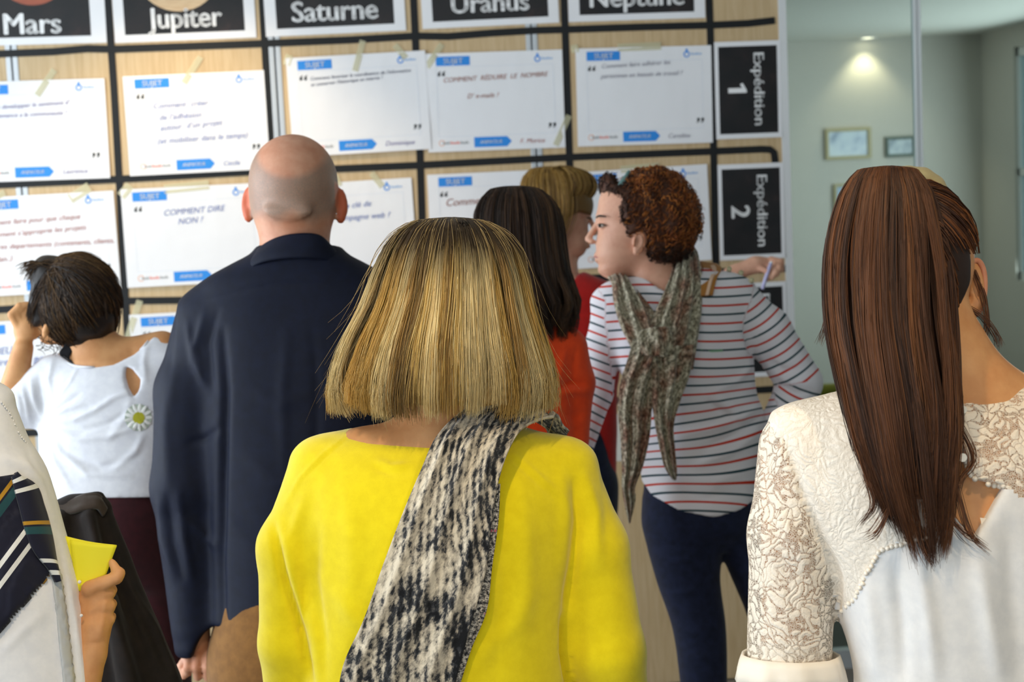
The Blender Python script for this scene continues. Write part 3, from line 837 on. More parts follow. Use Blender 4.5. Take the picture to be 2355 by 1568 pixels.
def strands(per, name, paths, rad, cols, m, parent=None, tip=0.25, label=None, sides=3):
    """hair: paths (n, k, 3) in px, radius in px, one colour per strand (linear) -> one mesh of fine tubes"""
    paths = np.asarray(paths, float); n, k, _ = paths.shape
    T = np.gradient(paths, axis=1); T /= np.linalg.norm(T, axis=2, keepdims=True)+1e-9
    ref = np.tile(V3(0.13, 0.2, 1.0), (n, k, 1)); ref[np.abs(T[:, :, 2]) > 0.9] = V3(1, 0, 0)
    A = np.cross(T, ref); A /= np.linalg.norm(A, axis=2, keepdims=True)+1e-9; B = np.cross(T, A)
    rr = np.asarray(rad, float)
    rr = (rr[:, None] if rr.ndim else rr)*np.interp(np.linspace(0, 1, k), [0, 0.1, 0.7, 1], [0.6, 1, 1, tip])[None, :]
    V = np.stack([paths+(A*math.cos(q)+B*math.sin(q))*rr[:, :, None] for q in np.arange(sides)*2*math.pi/sides], 2)   # n,k,sides,3
    idx = np.arange(n*k*sides).reshape(n, k, sides)
    a, b = idx[:, :-1, :], np.roll(idx, -1, 2)[:, :-1, :]
    c, d = np.roll(idx, -1, 2)[:, 1:, :], idx[:, 1:, :]
    F = np.stack([a, b, c, d], -1).reshape(-1, 4)
    me_o = per.obj(name, V.reshape(-1, 3), F, m, True, parent, label)
    C = np.ones((n, k, sides, 4), np.float32); cols = np.asarray(cols, float)
    C[..., :3] = cols[:, None, None, :] if cols.ndim == 2 else cols[:, :, None, :]
    at = me_o.data.color_attributes.new('hair', 'FLOAT_COLOR', 'POINT'); at.data.foreach_set('color', C.ravel())
    return me_o
def hair_mat(name, rough=0.52, spec=0.35):
    m = mat(name, '#ffffff', rough, spec); t = NT(m)
    a = t.n('Attribute', attribute_name='hair'); t.l(a.outputs['Color'], t.b.inputs['Base Color'])
    return m
HAIR = hair_mat('hair_strands')
def palette(n, cols, wts, seed=0, jit=0.12):
    r = np.random.default_rng(seed); c = np.array([lin(x) for x in cols]); w = np.array(wts, float); w /= w.sum()
    o = c[r.choice(len(c), n, p=w)]*(1+jit*r.normal(size=(n, 1)))
    return np.clip(o, 0.002, 1)
def lock_cols(cols, wts, seed, jit=0.10, mixr=0.35):
    lk = cap_hair.lock; n = len(lk); r = np.random.default_rng(seed)
    base = palette(lk.max()+1, cols, wts, seed, jit)[lk]; own = palette(n, cols, wts, seed+1, jit)
    k = r.random((n, 1))*2*mixr
    return base*(1-k)+own*k
def cap_hair(st, n, k, seed, a0=0.0, a1=2*math.pi, locks=60, ln=(0.9, 1.04), curl_in=0.12, spread=1.0, wob=0.02, clump=0.5, y0=None):
    """strands that start at the crown (top of the stations) and run down over a lofted head of hair"""
    r = np.random.default_rng(seed); st = np.asarray(st, float)
    lk = r.uniform(a0, a1, locks); lo = r.normal(size=locks)*wob; ll = r.uniform(ln[0], ln[1], locks)
    w = r.integers(0, locks, n); th0 = r.uniform(a0, a1, n)
    # nearest lock
    w = np.argmin(np.abs((th0[:, None]-lk[None, :]+math.pi) % (2*math.pi)-math.pi), axis=1)
    dth = (lk[w]-th0+math.pi) % (2*math.pi)-math.pi
    t = np.linspace(0, 1, k)[None, :]
    start = r.uniform(0, 0.10, n)[:, None]
    tt = start+(1-start)*t
    th = th0[:, None]+dth[:, None]*clump*t**1.5+0.05*r.normal(size=(n, 1))*t
    end = ll[w]*(1+0.02*r.normal(size=n))
    yt, yb = st[0, 0], st[-1, 0]
    # arc-length like spacing: quick at the flat crown
    yy = yt+(yb-yt)*np.clip(tt**1.7 if True else tt, 0, 1)*end[:, None]
    cx, cw, rx, rw = _spl(st, np.clip(yy, yt, yb).ravel())
    cx, cw, rx, rw = (q.reshape(yy.shape) for q in (cx, cw, rx, rw))
    f = 1+lo[w][:, None]*np.sin(math.pi*np.clip(t, 0, 1))+0.012*r.normal(size=(n, 1))+wob*0.6*np.sin(6*t+r.random((n, 1))*6.28)
    f = f-curl_in*np.clip((t-0.82)/0.18, 0, 1)**2*r.uniform(0.05, 1.35, (n, 1))
    x = cx+rx*f*np.cos(th); z = cw+rw*f*np.sin(th)
    cap_hair.lock = w
    return np.stack([x, yy, z], -1)
def skin(name, c, dark):
    m = mat(name, c, 0.5, 0.35, Subsurface_Weight=0.08); t = NT(m)
    m.node_tree.nodes['Principled BSDF'].inputs['Subsurface Radius'].default_value = (0.01, 0.004, 0.002)
    n = t.noise(t.coord((1, 1, 1)), 22, 4, 0.6)
    t.l(t.ramp(n, [(0.35, dark), (0.62, c)]), t.b.inputs['Base Color'])
    t.bump(t.noise(t.coord((1, 1, 1)), 500, 2), 0.08, 0.0006)
    return m
def cloth(name, c, c2=None, rough=0.85, weave=1400, bump=0.25, sheen=0.2):
    m = mat(name, c, rough, 0.2); t = NT(m)
    t.b.inputs['Sheen Weight'].default_value = sheen; t.b.inputs['Sheen Roughness'].default_value = 0.5
    v = t.coord((1, 1, 1)); n = t.noise(v, weave, 2)
    if c2:
        n2 = t.noise(v, 60, 4, 0.6)
        t.l(t.ramp(n2, [(0.35, c2), (0.65, c)]), t.b.inputs['Base Color'])
    t.bump(n, bump, 0.0008)
    return m
def ribbon(per, name, rows, m, nu=36, nv=60, pleats=5, amp=4.0, thick=3.0, parent=None, label=None, seed=0, bulge=0.0, taper=True):
    """pleated strip of cloth: rows of (left xyz, right xyz) in px, smooth between rows; closed thin solid. Stores uv in metres"""
    R = np.array([np.concatenate([a, b]) for a, b in rows], float)
    tt = np.concatenate([[0], np.cumsum(np.linalg.norm(np.diff((R[:, :3]+R[:, 3:])/2, axis=0), axis=1))]); L = tt[-1]
    s = np.linspace(0, L, nv)
    C = np.stack(_spl(np.column_stack([tt, R]), s), 1)
    r = np.random.default_rng(seed); ph = r.random(4)*6.28
    u = np.linspace(0, 1, nu)
    A, B = C[:, None, :3], C[:, None, 3:]
    P = A+(B-A)*u[None, :, None]
    T = np.gradient(C[:, :3]+C[:, 3:], axis=0); X = B[:, 0]-A[:, 0]
    N = np.cross(X, T); N /= np.linalg.norm(N, axis=1, keepdims=True)+1e-9
    flip = N[:, 2] < 0; N[flip] *= -1
    sv = (s/L)[:, None]
    h = amp*(np.sin(2*math.pi*pleats*u[None, :]+ph[0]+1.5*np.sin(3*sv+ph[1]))+0.5*np.sin(2*math.pi*pleats*1.9*u[None, :]+ph[2]+4*sv))
    h = h*np.clip(sv/0.08, 0.15, 1)*np.clip(1.02-np.abs(2*u[None, :]-1)**6, 0.1, 1)+bulge*np.sin(math.pi*u[None, :])
    ft = P+N[:, None, :]*h[:, :, None]
    bk = ft-N[:, None, :]*thick
    V = np.concatenate([ft.reshape(-1, 3), bk.reshape(-1, 3)])
    i = np.arange(nv*nu).reshape(nv, nu); o = nv*nu
    F = [np.stack([i[:-1, :-1], i[:-1, 1:], i[1:, 1:], i[1:, :-1]], -1).reshape(-1, 4)]
    F.append(F[0][:, ::-1]+o)
    for e in (i[0, :], i[-1, ::-1]): F.append(np.stack([e[:-1], e[:-1]+o, e[1:]+o, e[1:]], -1))
    for e in (i[::-1, 0], i[:, -1]): F.append(np.stack([e[:-1], e[:-1]+o, e[1:]+o, e[1:]], -1))
    ob = per.obj(name, V, np.concatenate(F), m, True, parent, label)
    UV = np.zeros((nv, nu, 2), np.float32); UV[..., 0] = u[None, :]*np.linalg.norm(X, axis=1).mean()/per.s; UV[..., 1] = s[:, None]/per.s
    at = ob.data.attributes.new('cloth_uv', 'FLOAT_VECTOR', 'POINT')
    q = np.zeros((2*nv*nu, 3), np.float32); q[:nv*nu, :2] = UV.reshape(-1, 2); q[nv*nu:, :2] = UV.reshape(-1, 2); at.data.foreach_set('vector', q.ravel())
    return ob
def recalc(o):
    bm = bmesh.new(); bm.from_mesh(o.data); bmesh.ops.recalc_face_normals(bm, faces=bm.faces); bm.to_mesh(o.data); bm.free()
def head(f, c, r, neck_to, neck_r, k, face=None, ears=None, jaw=True, nose=None):
    """skull, jaw and neck. face: unit direction (x,y,w) the face looks along"""
    c = V3(*c); rx, ry, rw = r
    f.add(ell(c, r), 0)
    fd = V3(*(face or (0, 0, -1))); fd /= np.linalg.norm(fd)
    if jaw:
        f.add(ell(c+fd*rw*0.38+V3(0, ry*0.52, 0), (rx*0.72, ry*0.50, rw*0.58)), k)
        f.add(ell(c+fd*rw*0.80+V3(0, ry*0.80, 0), (rx*0.26, ry*0.16, rw*0.2)), k)
    if nose is not False:
        t = c+fd*rw*1.0
        f.add(cone(t+V3(0, ry*0.02, 0)-fd*rw*0.05, t+V3(0, ry*0.36, 0)+fd*rw*0.13, rx*0.08, rx*0.15), k*0.4)
        f.add(ell(c+fd*rw*0.93+V3(0, ry*0.58, 0), (rx*0.27, ry*0.055, rw*0.12)), k*0.3)
        side = np.cross(fd, V3(0, 1, 0)); side /= np.linalg.norm(side)+1e-9
        for sg in (-1, 1):
            f.add(ell(c+fd*rw*0.97+side*sg*rx*0.36+V3(0, ry*0.06, 0), (rx*0.2, ry*0.09, rx*0.16)), k*0.3, 's')
            f.add(ell(c+fd*rw*0.87+side*sg*rx*0.36+V3(0, ry*0.07, 0), (rx*0.14, ry*0.075, rx*0.14)), k*0.15)
    f.add(cone(c+V3(0, ry*0.45, rw*0.12), neck_to, neck_r*0.94, neck_r), k*1.2)
def ear(f, c, h, w, dw, tilt=0.0, k=3.0, out=(1, 0, 0)):
    """outer ear: a shell with rim, bowl and lobe"""
    c = V3(*c)
    f.add(ell(c, (w, h, dw), tilt), k)
    f.add(ell(c+V3(0, h*0.55, 0), (w*0.62, h*0.42, dw*0.9), tilt), k)
# ================================================================== the people
SK_TAN = skin('tan_skin', '#d9a06c', '#c98d5b')
SK_PINK = skin('fair_skin', '#e2ae93', '#d29a80')
SK_RUDDY = skin('ruddy_skin', '#d99b78', '#c88465')
SHOE = mat('dark_shoe_leather', '#2a2522', 0.45)
DENIM_DARK = cloth('dark_denim', '#1c2440', '#131a30', 0.8, 1600, 0.3, 0.1)

# ---------------------------------------------------------------- blonde woman, yellow sweater
def yellow_woman():
    p = Person(2.05, (1010, 1400), 'person with a blonde bob in a bright yellow sweater, speckled scarf over one shoulder')
    S = p.s
    f = Field((560, 480, -300), (1540, 1960, 260), 11)
    head(f, (1033, 680, 0), (132, 172, 165), (1012, 960, 0), 88, 26, (0, 0, -1))
    f.add(ell((1000, 1030, -2), (262, 64, 104)), 60)
    f.add(loft([(1010, 1010, 0, 150, 70), (1080, 1010, 0, 285, 130), (1300, 1010, 0, 280, 165), (1600, 1010, 0, 270, 160), (1900, 1010, 0, 290, 165)], 2.2), 40)
    for sgn, A, B, Cc in ((-1, (735, 1095, -5), (674, 1600, -30), (702, 1775, -190)), (1, (1310, 1095, -5), (1412, 1620, -30), (1398, 1795, -195))):
        f.add(cone(A, B, 58, 50), 30); f.add(cone(B, Cc, 48, 34), 20)
        h = V3(*Cc)+V3(20*-sgn, 30, -60)
        f.add(ell(h, (34, 55, 30)), 14)
        for q in range(4):
            f.add(cone(h+V3((q-1.5)*17, 35, -10), h+V3((q-1.5)*16, 85-6*abs(q-1), -25), 12, 10), 3)
        f.add(cone(h+V3(-sgn*30, 10, 0), h+V3(-sgn*50, 55, -20), 13, 10), 3)
    p.field('body', f, SK_TAN, 1)
    # sweater
    YEL = cloth('yellow_knit', '#f2dc0c', '#ead304', 0.8, 900, 0.35, 0.35)
    f = Field((570, 950, -260), (1520, 1985, 280), 8)
    f.add(loft([(962, 1010, -12, 120, 45), (985, 1010, -12, 205, 70), (1005, 1008, -12, 268, 96), (1030, 1008, -8, 305, 122), (1080, 1010, 0, 318, 158), (1160, 1012, 4, 318, 188), (1300, 1010, 4, 312, 198), (1450, 1010, 0, 308, 194), (1600, 1008, 0, 312, 190), (1800, 1005, 0, 335, 200), (1960, 1005, 0, 345, 205)], 2.15), 0)
    f.add(cone((740, 1083, -10), (672, 1260, 0), 66, 76), 55); f.add(cone((672, 1260, 0), (668, 1480, -5), 76, 72), 30); f.add(cone((668, 1480, -5), (674, 1620, -40), 73, 70), 20); f.add(cone((674, 1620, -40), (700, 1760, -170), 70, 50), 16)
    f.add(cone((1306, 1085, -10), (1362, 1260, 0), 68, 80), 55); f.add(cone((1362, 1260, 0), (1398, 1500, -5), 80, 86), 30); f.add(cone((1398, 1500, -5), (1418, 1640, -40), 86, 82), 20); f.add(cone((1418, 1640, -40), (1400, 1780, -175), 80, 54), 16)
    # neck opening
    f.add(ell((1000, 938, -20), (222, 62, 190)), 4, 's')
    f.add(prism([(792, 984), (840, 998), (920, 1006), (1010, 1002), (1120, 994), (1120, 880), (792, 880)], -300, 300, 70), 4, 's')
    fl = [([(628, 1205), (650, 1310), (690, 1440), (716, 1568)], -19.5, 9), ([(650, 1215), (672, 1320), (706, 1430)], 10.5, 12),
          ([(700, 1150), (672, 1240), (690, 1350), (730, 1480), (742, 1600)], 12, 15), ([(730, 1210), (722, 1330), (742, 1470), (745, 1600)], -9, 12),
          ([(1322, 1110), (1330, 1200), (1318, 1300), (1300, 1420)], -19.5, 11), ([(1345, 1090), (1368, 1180), (1372, 1290)], 12, 16), ([(1300, 1420), (1302, 1500), (1318, 1600)], -30, 9),
          ([(1290, 1080), (1300, 1190), (1290, 1320)], 9, 16), ([(1200, 1110), (1210, 1280), (1205, 1480)], 7.5, 24), ([(1150, 1150), (1160, 1330), (1140, 1560)], -6, 20),
          ([(800, 1120), (812, 1280), (800, 1480)], 6, 26), ([(870, 1060), (900, 1075), (940, 1068)], 6, 8), ([(860, 1072), (905, 1090)], -4.5, 6),
          ([(760, 1350), (820, 1420), (900, 1470)], 6, 22), ([(1230, 1350), (1180, 1440), (1100, 1520)], 4.5, 22)]
    # raglan seams
    fl += [([(800, 1000), (745, 1045), (690, 1100), (655, 1160)], 3.0, 5), ([(795, 1010), (740, 1055), (685, 1110)], -3, 4),
           ([(1180, 1040), (1230, 1085), (1290, 1140), (1312, 1170)], 3.2, 5), ([(1172, 1050), (1222, 1097), (1282, 1152)], -3, 4)]
    # collar rib edge
    fl += [([(792, 1003), (850, 1016), (940, 1020), (1010, 1016)], -3, 4)]
    p.field('sweater', f, YEL, 2, fl, (1.6, 0.02, 3))
    p.legs((1005, 1960, -10), 290, cloth('charcoal_trousers', '#2d2f36'), SHOE)
    # hair: core and strands
    st = [(500, 1036, -5, 14, 14), (506, 1036, -5, 62, 66), (522, 1036, 0, 98, 112), (560, 1036, 0, 134, 158), (620, 1034, 2, 160, 184), (700, 1030, 5, 184, 200), (790, 1022, 8, 222, 208), (850, 1020, 8, 246, 208), (900, 1018, 8, 262, 205), (945, 1018, 6, 264, 198)]
    cs = [(y, cx, cw, max(6, rx*0.945-6), max(6, rw*0.945-6)) for y, cx, cw, rx, rw in st[:-1]]+[(925, 1018, 6, 238, 176)]
    f = Field((730, 490, -215), (1310, 945, 225), 8); f.add(loft(cs, 2.0), 0)
    f.add(loft([(700, 1030, -160, 112, 120), (800, 1030, -160, 120, 120), (960, 1030, -160, 124, 120)], 2), 10, 's')   # the face stays free
    f.add(loft([(868, 1015, -10, 150, 148), (960, 1015, -10, 190, 172)], 2), 10, 's')
    p.field('hair', f, mat('blonde_hair_core', '#b08a4c', 0.6), 2, (), (5, 0.06, 5))
    n = 6500
    pa = cap_hair(st, n, 16, 11, -0.62, math.pi+0.62, 60, (0.93, 1.02), 0.16, 1, 0.045, 0.7)
    # hem follows the photo: a little shorter in the middle, longer at both sides
    c0 = lock_cols(['#d8b870', '#c79f52', '#e6d09a', '#a88246', '#7a5c32'], [4, 4, 3, 2, 2], 2, 0.08, 0.22)
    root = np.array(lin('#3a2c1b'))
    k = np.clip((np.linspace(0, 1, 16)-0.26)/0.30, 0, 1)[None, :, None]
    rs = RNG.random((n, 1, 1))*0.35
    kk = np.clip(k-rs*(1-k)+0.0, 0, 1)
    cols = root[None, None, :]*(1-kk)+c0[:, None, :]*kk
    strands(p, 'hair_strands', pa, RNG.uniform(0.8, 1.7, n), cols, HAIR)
    # flyaway hairs
    n = 170
    fa = cap_hair([(y, cx, cw, rx*1.035+2, rw*1.03) for y, cx, cw, rx, rw in st], n, 16, 5, -0.5, math.pi+0.5, 170, (0.5, 1.05), -0.10, 1, 0.05, 0.1)
    fa += RNG.normal(size=(n, 1, 3))*np.linspace(0, 1, 16)[None, :, None]*V3(16, 6, 10)
    strands(p, 'flyaway_hair', fa, np.full(n, 0.55), palette(n, ['#c9ad78', '#8d7447'], [2, 1], 9), HAIR)
    # scarf
    m = mat('black_cream_woven_scarf', '#d8cbb4', 0.9, 0.15); t = NT(m)
    a = t.n('Attribute', attribute_name='cloth_uv'); mp = t.n('Mapping'); t.l(a.outputs['Vector'], mp.inputs['Vector']); mp.inputs['Rotation'].default_value = (0, 0, 0.5)
    mp.inputs['Scale'].default_value = (1, 0.42, 1)
    n1 = t.noise(mp.outputs['Vector'], 24, 4, 0.65, 0.4); n2 = t.noise(mp.outputs['Vector'], 190, 3, 0.75, 0.2)
    w = t.n('TexWave', wave_type='BANDS', bands_direction='X'); w.inputs['Scale'].default_value = 42; w.inputs['Distortion'].default_value = 3.0; w.inputs['Detail'].default_value = 3; w.inputs['Detail Scale'].default_value = 3
    t.l(mp.outputs['Vector'], w.inputs['Vector'])
    e = t.math('ADD', t.math('MULTIPLY', n1, 1.2), t.math('MULTIPLY', n2, 0.72)); e = t.math('ADD', e, t.math('MULTIPLY', w.outputs['Fac'], 0.14))
    c = t.ramp(e, [(0.80, '#16181c'), (0.90, '#3a3c40'), (0.98, '#a89f90'), (1.10, '#ddd2bd')])
    c.node.color_ramp.elements[0].position = 0.40
    t.b.inputs['Base Color'].default_value = (1, 1, 1, 1)
    e2 = t.math('MULTIPLY', e, 0.5); t.l(e2, c.node.inputs['Fac'])
    for el, q in zip(c.node.color_ramp.elements, (0.42, 0.475, 0.53, 0.60)): el.position = q
    t.l(c, t.b.inputs['Base Color']); t.b.inputs['Sheen Weight'].default_value = 0.2
    t.bump(t.noise(mp.outputs['Vector'], 700, 2), 0.5, 0.001)
    rows = [((1268, 1010, -120), (1310, 990, -150)), ((1235, 962, -40), (1296, 985, -70)), ((1110, 928, 60), (1270, 955, 30)), ((1048, 955, 128), (1200, 985, 122)),
            ((1002, 1005, 168), (1172, 1030, 170)), ((968, 1080, 197), (1148, 1100, 203)), ((930, 1170, 212), (1132, 1190, 216)), ((884, 1290, 218), (1120, 1300, 221)),
            ((838, 1420, 216), (1085, 1430, 220)), ((785, 1545, 214), (1050, 1560, 216)), ((775, 1620, 214), (1035, 1625, 214)), ((772, 1700, 214), (1030, 1700, 214))]
    recalc(ribbon(p, 'scarf', pcr(rows), m, 46, 90, 3.2, 7, 7, None, None, 4, 10))
    # the scarf's turned under-layer on its right edge, with a few pink threads
    m2 = mat('scarf_underside', '#b9b0a6', 0.9); t = NT(m2)
    a = t.n('Attribute', attribute_name='cloth_uv'); n1 = t.noise(a.outputs['Vector'], 260, 3, 0.7); n2 = t.noise(a.outputs['Vector'], 55, 2, 0.6)
    c1 = t.ramp(n1, [(0.42, '#232428'), (0.52, '#8d877e'), (0.62, '#d8cfc0')]); c2 = t.ramp(n2, [(0.64, (0, 0, 0)), (0.68, (1, 1, 1))])
    t.l(t.mix(c2, c1, '#b85a6a'), t.b.inputs['Base Color'])
    rows = [((1120, 1110, 190), (1150, 1112, 196)), ((1100, 1190, 198), (1146, 1195, 204)), ((1075, 1290, 202), (1132, 1300, 206)), ((1050, 1400, 202), (1118, 1408, 206)), ((1010, 1480, 200), (1085, 1490, 205)), ((980, 1600, 200), (1050, 1600, 204))]
    recalc(ribbon(p, 'scarf_fold', pcr(rows), m2, 16, 40, 1.2, 3, 5, None, None, 6, 0))
    return p
yellow_woman()
# ---------------------------------------------------------------- woman with the ponytail, lace blouse
def ponytail_woman():
    p = Person(1.75, (2225, 1400), 'person with a long brown ponytail wearing a cream lace blouse with open back')
    S = p.s
    f = Field((1680, 370, -300), (2780, 2100, 300), 12, ((0, 2190, 2290, 6), (1, 580, 740, 6)))
    hc = pc(2082, 600, -60)
    head(f, hc, (154, 186, 180), (2170, 870, -20), 98, 30, (-0.25, 0, -1))
    f.add(cone((2150, 760, -20), (2210, 900, -5), 100, 118), 30)
    f.add(ell((2225, 950, -10), (330, 90, 110)), 80)
    f.add(loft([(930, 2225, 0, 300, 110), (1010, 2225, 5, 390, 150), (1150, 2225, 5, 350, 172), (1400, 2225, 0, 255, 155), (1600, 2225, 0, 225, 140), (1850, 2225, 0, 300, 160)], 2.2), 40)
    for sg, A, B, Cc in ((-1, (1825, 1035, -10), (1822, 1480, -30), (1880, 1700, -200)), (1, (2625, 1035, -10), (2640, 1480, -30), (2580, 1700, -200))):
        f.add(cone(A, B, 74, 66), 40); f.add(cone(B, Cc, 60, 42), 20)
        h = V3(*Cc)+V3(-sg*20, 30, -60); f.add(ell(h, (40, 60, 36)), 16)
        for q in range(4): f.add(cone(h+V3((q-1.5)*20, 40, -10), h+V3((q-1.5)*19, 100-7*abs(q-1), -30), 14, 11), 3)
        f.add(cone(h+V3(-sg*34, 10, 0), h+V3(-sg*58, 62, -20), 15, 12), 3)
    # ear
    f.add(ell(pc(2244, 660, -52), (19, 62, 30), -0.10), 6)
    f.add(ell(pc(2236, 706, -50), (17, 24, 16)), 6)
    f.add(ell(pc(2246, 655, -28), (9, 40, 14), -0.1), 6, 's')
    p.field('body', f, SK_TAN, 1, [([(2236, 880), (2232, 960), (2236, 1240)], -5, 16)])
    # ear rim
    rim = [(2216, 690, -36), (2219, 640, -34), (2228, 606, -38), (2244, 600, -46), (2256, 622, -48), (2259, 660, -46), (2254, 700, -44), (2240, 724, -42), (2226, 722, -40)]
    tt = np.linspace(0, 8, 9); q = np.stack(_spl(np.column_stack([tt, np.array([pc(a+6, b, c) for a, b, c in rim])]), np.linspace(0, 8, 30)), 1)
    mb = MB().tube([p.w(x) for x in q], [0.0028*(0.7+0.5*math.sin(math.pi*i/29)) for i in range(30)], 8)
    mesh_obj('ear_rim', mb.v, mb.f, SK_RUDDY, p.t, True, origin=p.base)
    # blouse
    LACE = mat('cream_lace', '#f0e6d6', 0.85, 0.2); lace_nodes(LACE, 0.0)
    LACE2 = mat('open_cream_lace', '#efe3d2', 0.85, 0.2); lace_nodes(LACE2, 1.0)
    WHT = cloth('white_crepe', '#eceae8', '#e2e1e1', 0.8, 1500, 0.2, 0.15)
    f = Field((1660, 850, -330), (2800, 1990, 320), 9)
    tor = [(868, 2225, -10, 110, 60), (884, 2225, -8, 215, 90), (905, 2225, -5, 320, 112), (940, 2225, 0, 395, 142), (1000, 2225, 4, 420, 172), (1100, 2225, 8, 412, 196), (1220, 2225, 6, 372, 200), (1400, 2225, 0, 300, 190), (1568, 2225, 0, 258, 178), (1750, 2225, 0, 300, 190), (1960, 2225, 0, 330, 195)]
    f.add(loft(tor, 2.2), 0)
    for A, B, C2 in (((1832, 1030, -8), (1818, 1230, -10), (1820, 1500, -25)), ((2622, 1030, -8), (2640, 1230, -10), (2640, 1500, -25))):
        f.add(cone(A, B, 86, 92), 60); f.add(cone(B, C2, 92, 98), 30)
    f.add(ell((2180, 842, -40), (185, 60, 180)), 6, 's')
    f.add(prism([(2226, 850), (2360, 850), (2420, 800), (2150, 700), (2120, 880), (2216, 908)], -20, 330, 90), 4, 's')
    # open back: slit and V
    f.add(prism([(2196, 890), (2213, 890), (2220, 960), (2216, 1052), (2236, 1102), (2309, 1118), (2239, 1240), (2160, 1146), (2186, 1080), (2203, 1040), (2206, 960)], 60, 330, 190), 5, 's')
    # open sleeve ends
    f.add(cone((1820, 1530, -25), (1820, 1700, -40), 84, 90), 0, 's'); f.add(cone((2640, 1530, -25), (2640, 1700, -40), 84, 90), 0, 's')
    fl = [([(1842, 1120), (1880, 1220), (1925, 1330), (1926, 1420)], -18, 11), ([(1800, 1000), (1835, 1090), (1850, 1150)], -8, 8),
          ([(1990, 1340), (2010, 1450), (2020, 1568)], 12, 20), ([(2060, 1300), (2075, 1440), (2080, 1568)], -11, 18), ([(2110, 1280), (2135, 1420), (2150, 1568)], 12, 20),
          ([(2250, 1260), (2270, 1400), (2300, 1568)], 11, 22), ([(2320, 1200), (2330, 1380), (2350, 1568)], -11, 22), ([(1790, 1180), (1840, 1260), (1880, 1380)], 6, 14),
          ([(1760, 1150), (1800, 1290), (1830, 1420)], -4, 12)]
    P, F = f.mesh(); P = relax(P, F, 2); N = normals(P, F); P = folds(P, N, fl)
    cen = P[F].mean(1); cen = np.stack([*seen(cen), cen[:, 2]], 1)
    yoke = [(1600, 840), (2900, 840), (2900, 1140), (2560, 1400), (2440, 1200), (2314, 1124), (2236, 1102), (2160, 1146), (2110, 1250), (2084, 1246), (2025, 1266), (1993, 1312), (1966, 1375), (1934, 1402), (1910, 1330), (1860, 1205), (1838, 1120), (1780, 980), (1730, 960)]
    sx = np.where(cen[:, 0] < 2225, cen[:, 0], 4450-cen[:, 0])
    # sleeve: outside the armhole line
    arm_x = np.interp(cen[:, 1], [850, 965, 1010, 1120, 1205, 1330, 1420, 1600], [1690, 1762, 1800, 1838, 1862, 1912, 1930, 1944])
    slv = (sx < arm_x) & (cen[:, 1] > 940) & (cen[:, 1] < 1640)
    yk = inpoly(cen[:, 0], cen[:, 1]+4*np.sin(cen[:, 0]*0.5), yoke) & ~slv
    right = cen[:, 0] > 2212
    for nm, ms, mt in (('lace_sleeves', slv, LACE2), ('lace_yoke', yk & ~right, LACE), ('lace_yoke', yk & right, LACE2), ('blouse', ~(slv | yk), WHT)):
        if nm == 'lace_sleeves':
            for half in (cen[:, 0] < 2225, cen[:, 0] >= 2225):
                sub(p, 'lace_sleeve', P, F[ms & half], mt)
        else: sub(p, nm, P, F[ms], mt)
    # ruffled cuffs
    CRE = mat('cream_trim', '#f1e7d8', 0.85)
    for cx in (1822, 2640):
        v = []; n = 72
        for i, (dy, k) in enumerate(((-12, 1.0), (6, 1.06), (22, 1.10), (48, 1.14), (50, 1.08), (22, 1.04), (-10, 0.95))):
            for a in range(n):
                q = 2*math.pi*a/n; rr = 104*k+(3*math.sin(9*q)+2*math.sin(17*q+i))*(1 if dy > 10 else 0.4)
                v.append((cx+rr*math.cos(q)*1.08, 1520+dy, -25+rr*math.sin(q)))
        fc = np.array([(i*n+a, i*n+(a+1) % n, ((i+1) % 7)*n+(a+1) % n, ((i+1) % 7)*n+a) for i in range(7) for a in range(n)])
        p.obj('cuff', np.array(v), fc, CRE)
    # scalloped lace edging along neckline, slit and yoke hem
    def scallop(line, name, r=7, off=10):
        line = np.array(line, float); d = np.concatenate([[0], np.cumsum(np.linalg.norm(np.diff(line, axis=0), axis=1))])
        mb = MB(); k = int(d[-1]/11); near = P[N[:, 2] > 0.05]; nx, ny = seen(near)
        for i in range(k+1):
            x, y = np.interp(d[-1]*i/k, d, line[:, 0]), np.interp(d[-1]*i/k, d, line[:, 1])
            j = np.argmin((nx-x)**2+(ny-y)**2); z = near[j, 2]
            c = V3(*pc(x+random.uniform(-2, 2), y+random.uniform(-2, 2), z+2))
            v = [p.w(c+V3(r*math.cos(a)*math.cos(b), r*math.sin(a)*math.cos(b), 4*math.sin(b))) for b in (-1.2, 0, 1.2) for a in np.arange(8)*math.pi/4]
            mb.add(v, [(q*8+a, q*8+(a+1) % 8, (q+1)*8+(a+1) % 8, (q+1)*8+a) for q in range(2) for a in range(8)]+[tuple(range(8))[::-1], tuple(range(16, 24))])
        o = mesh_obj(name, mb.v, mb.f, CRE, p.t, True, origin=p.base); o['kind'] = 'stuff'
    scallop([(2216, 906), (2240, 903), (2290, 888), (2358, 862)], 'lace_edging')
    scallop([(2218, 1052), (2232, 1092), (2262, 1112), (2309, 1118)], 'lace_edging')
    scallop([(1936, 1404), (1968, 1377), (1994, 1314), (2026, 1268), (2086, 1248), (2130, 1236)], 'lace_edging', 6)
    # small cloth tag inside the back opening, buttons of the collar
    z = P[np.argmin((P[:, 0]-2285)**2+(P[:, 1]-1165)**2+np.where(P[:, 2] > 50, 0, 1e9)), 2]
    mb = MB(); mb.v = [tuple(p.w(q)) for q in (pc(2254, 1190, z-22), pc(2272, 1192, z-14), pc(2277, 1205, z-12), pc(2262, 1222, z-18))]; mb.f = [(0, 1, 2, 3)]
    o = mesh_obj('label_tag', mb.v, mb.f, CRE, p.t, False, origin=p.base); md = o.modifiers.new('s', 'SOLIDIFY'); md.thickness = 0.0008
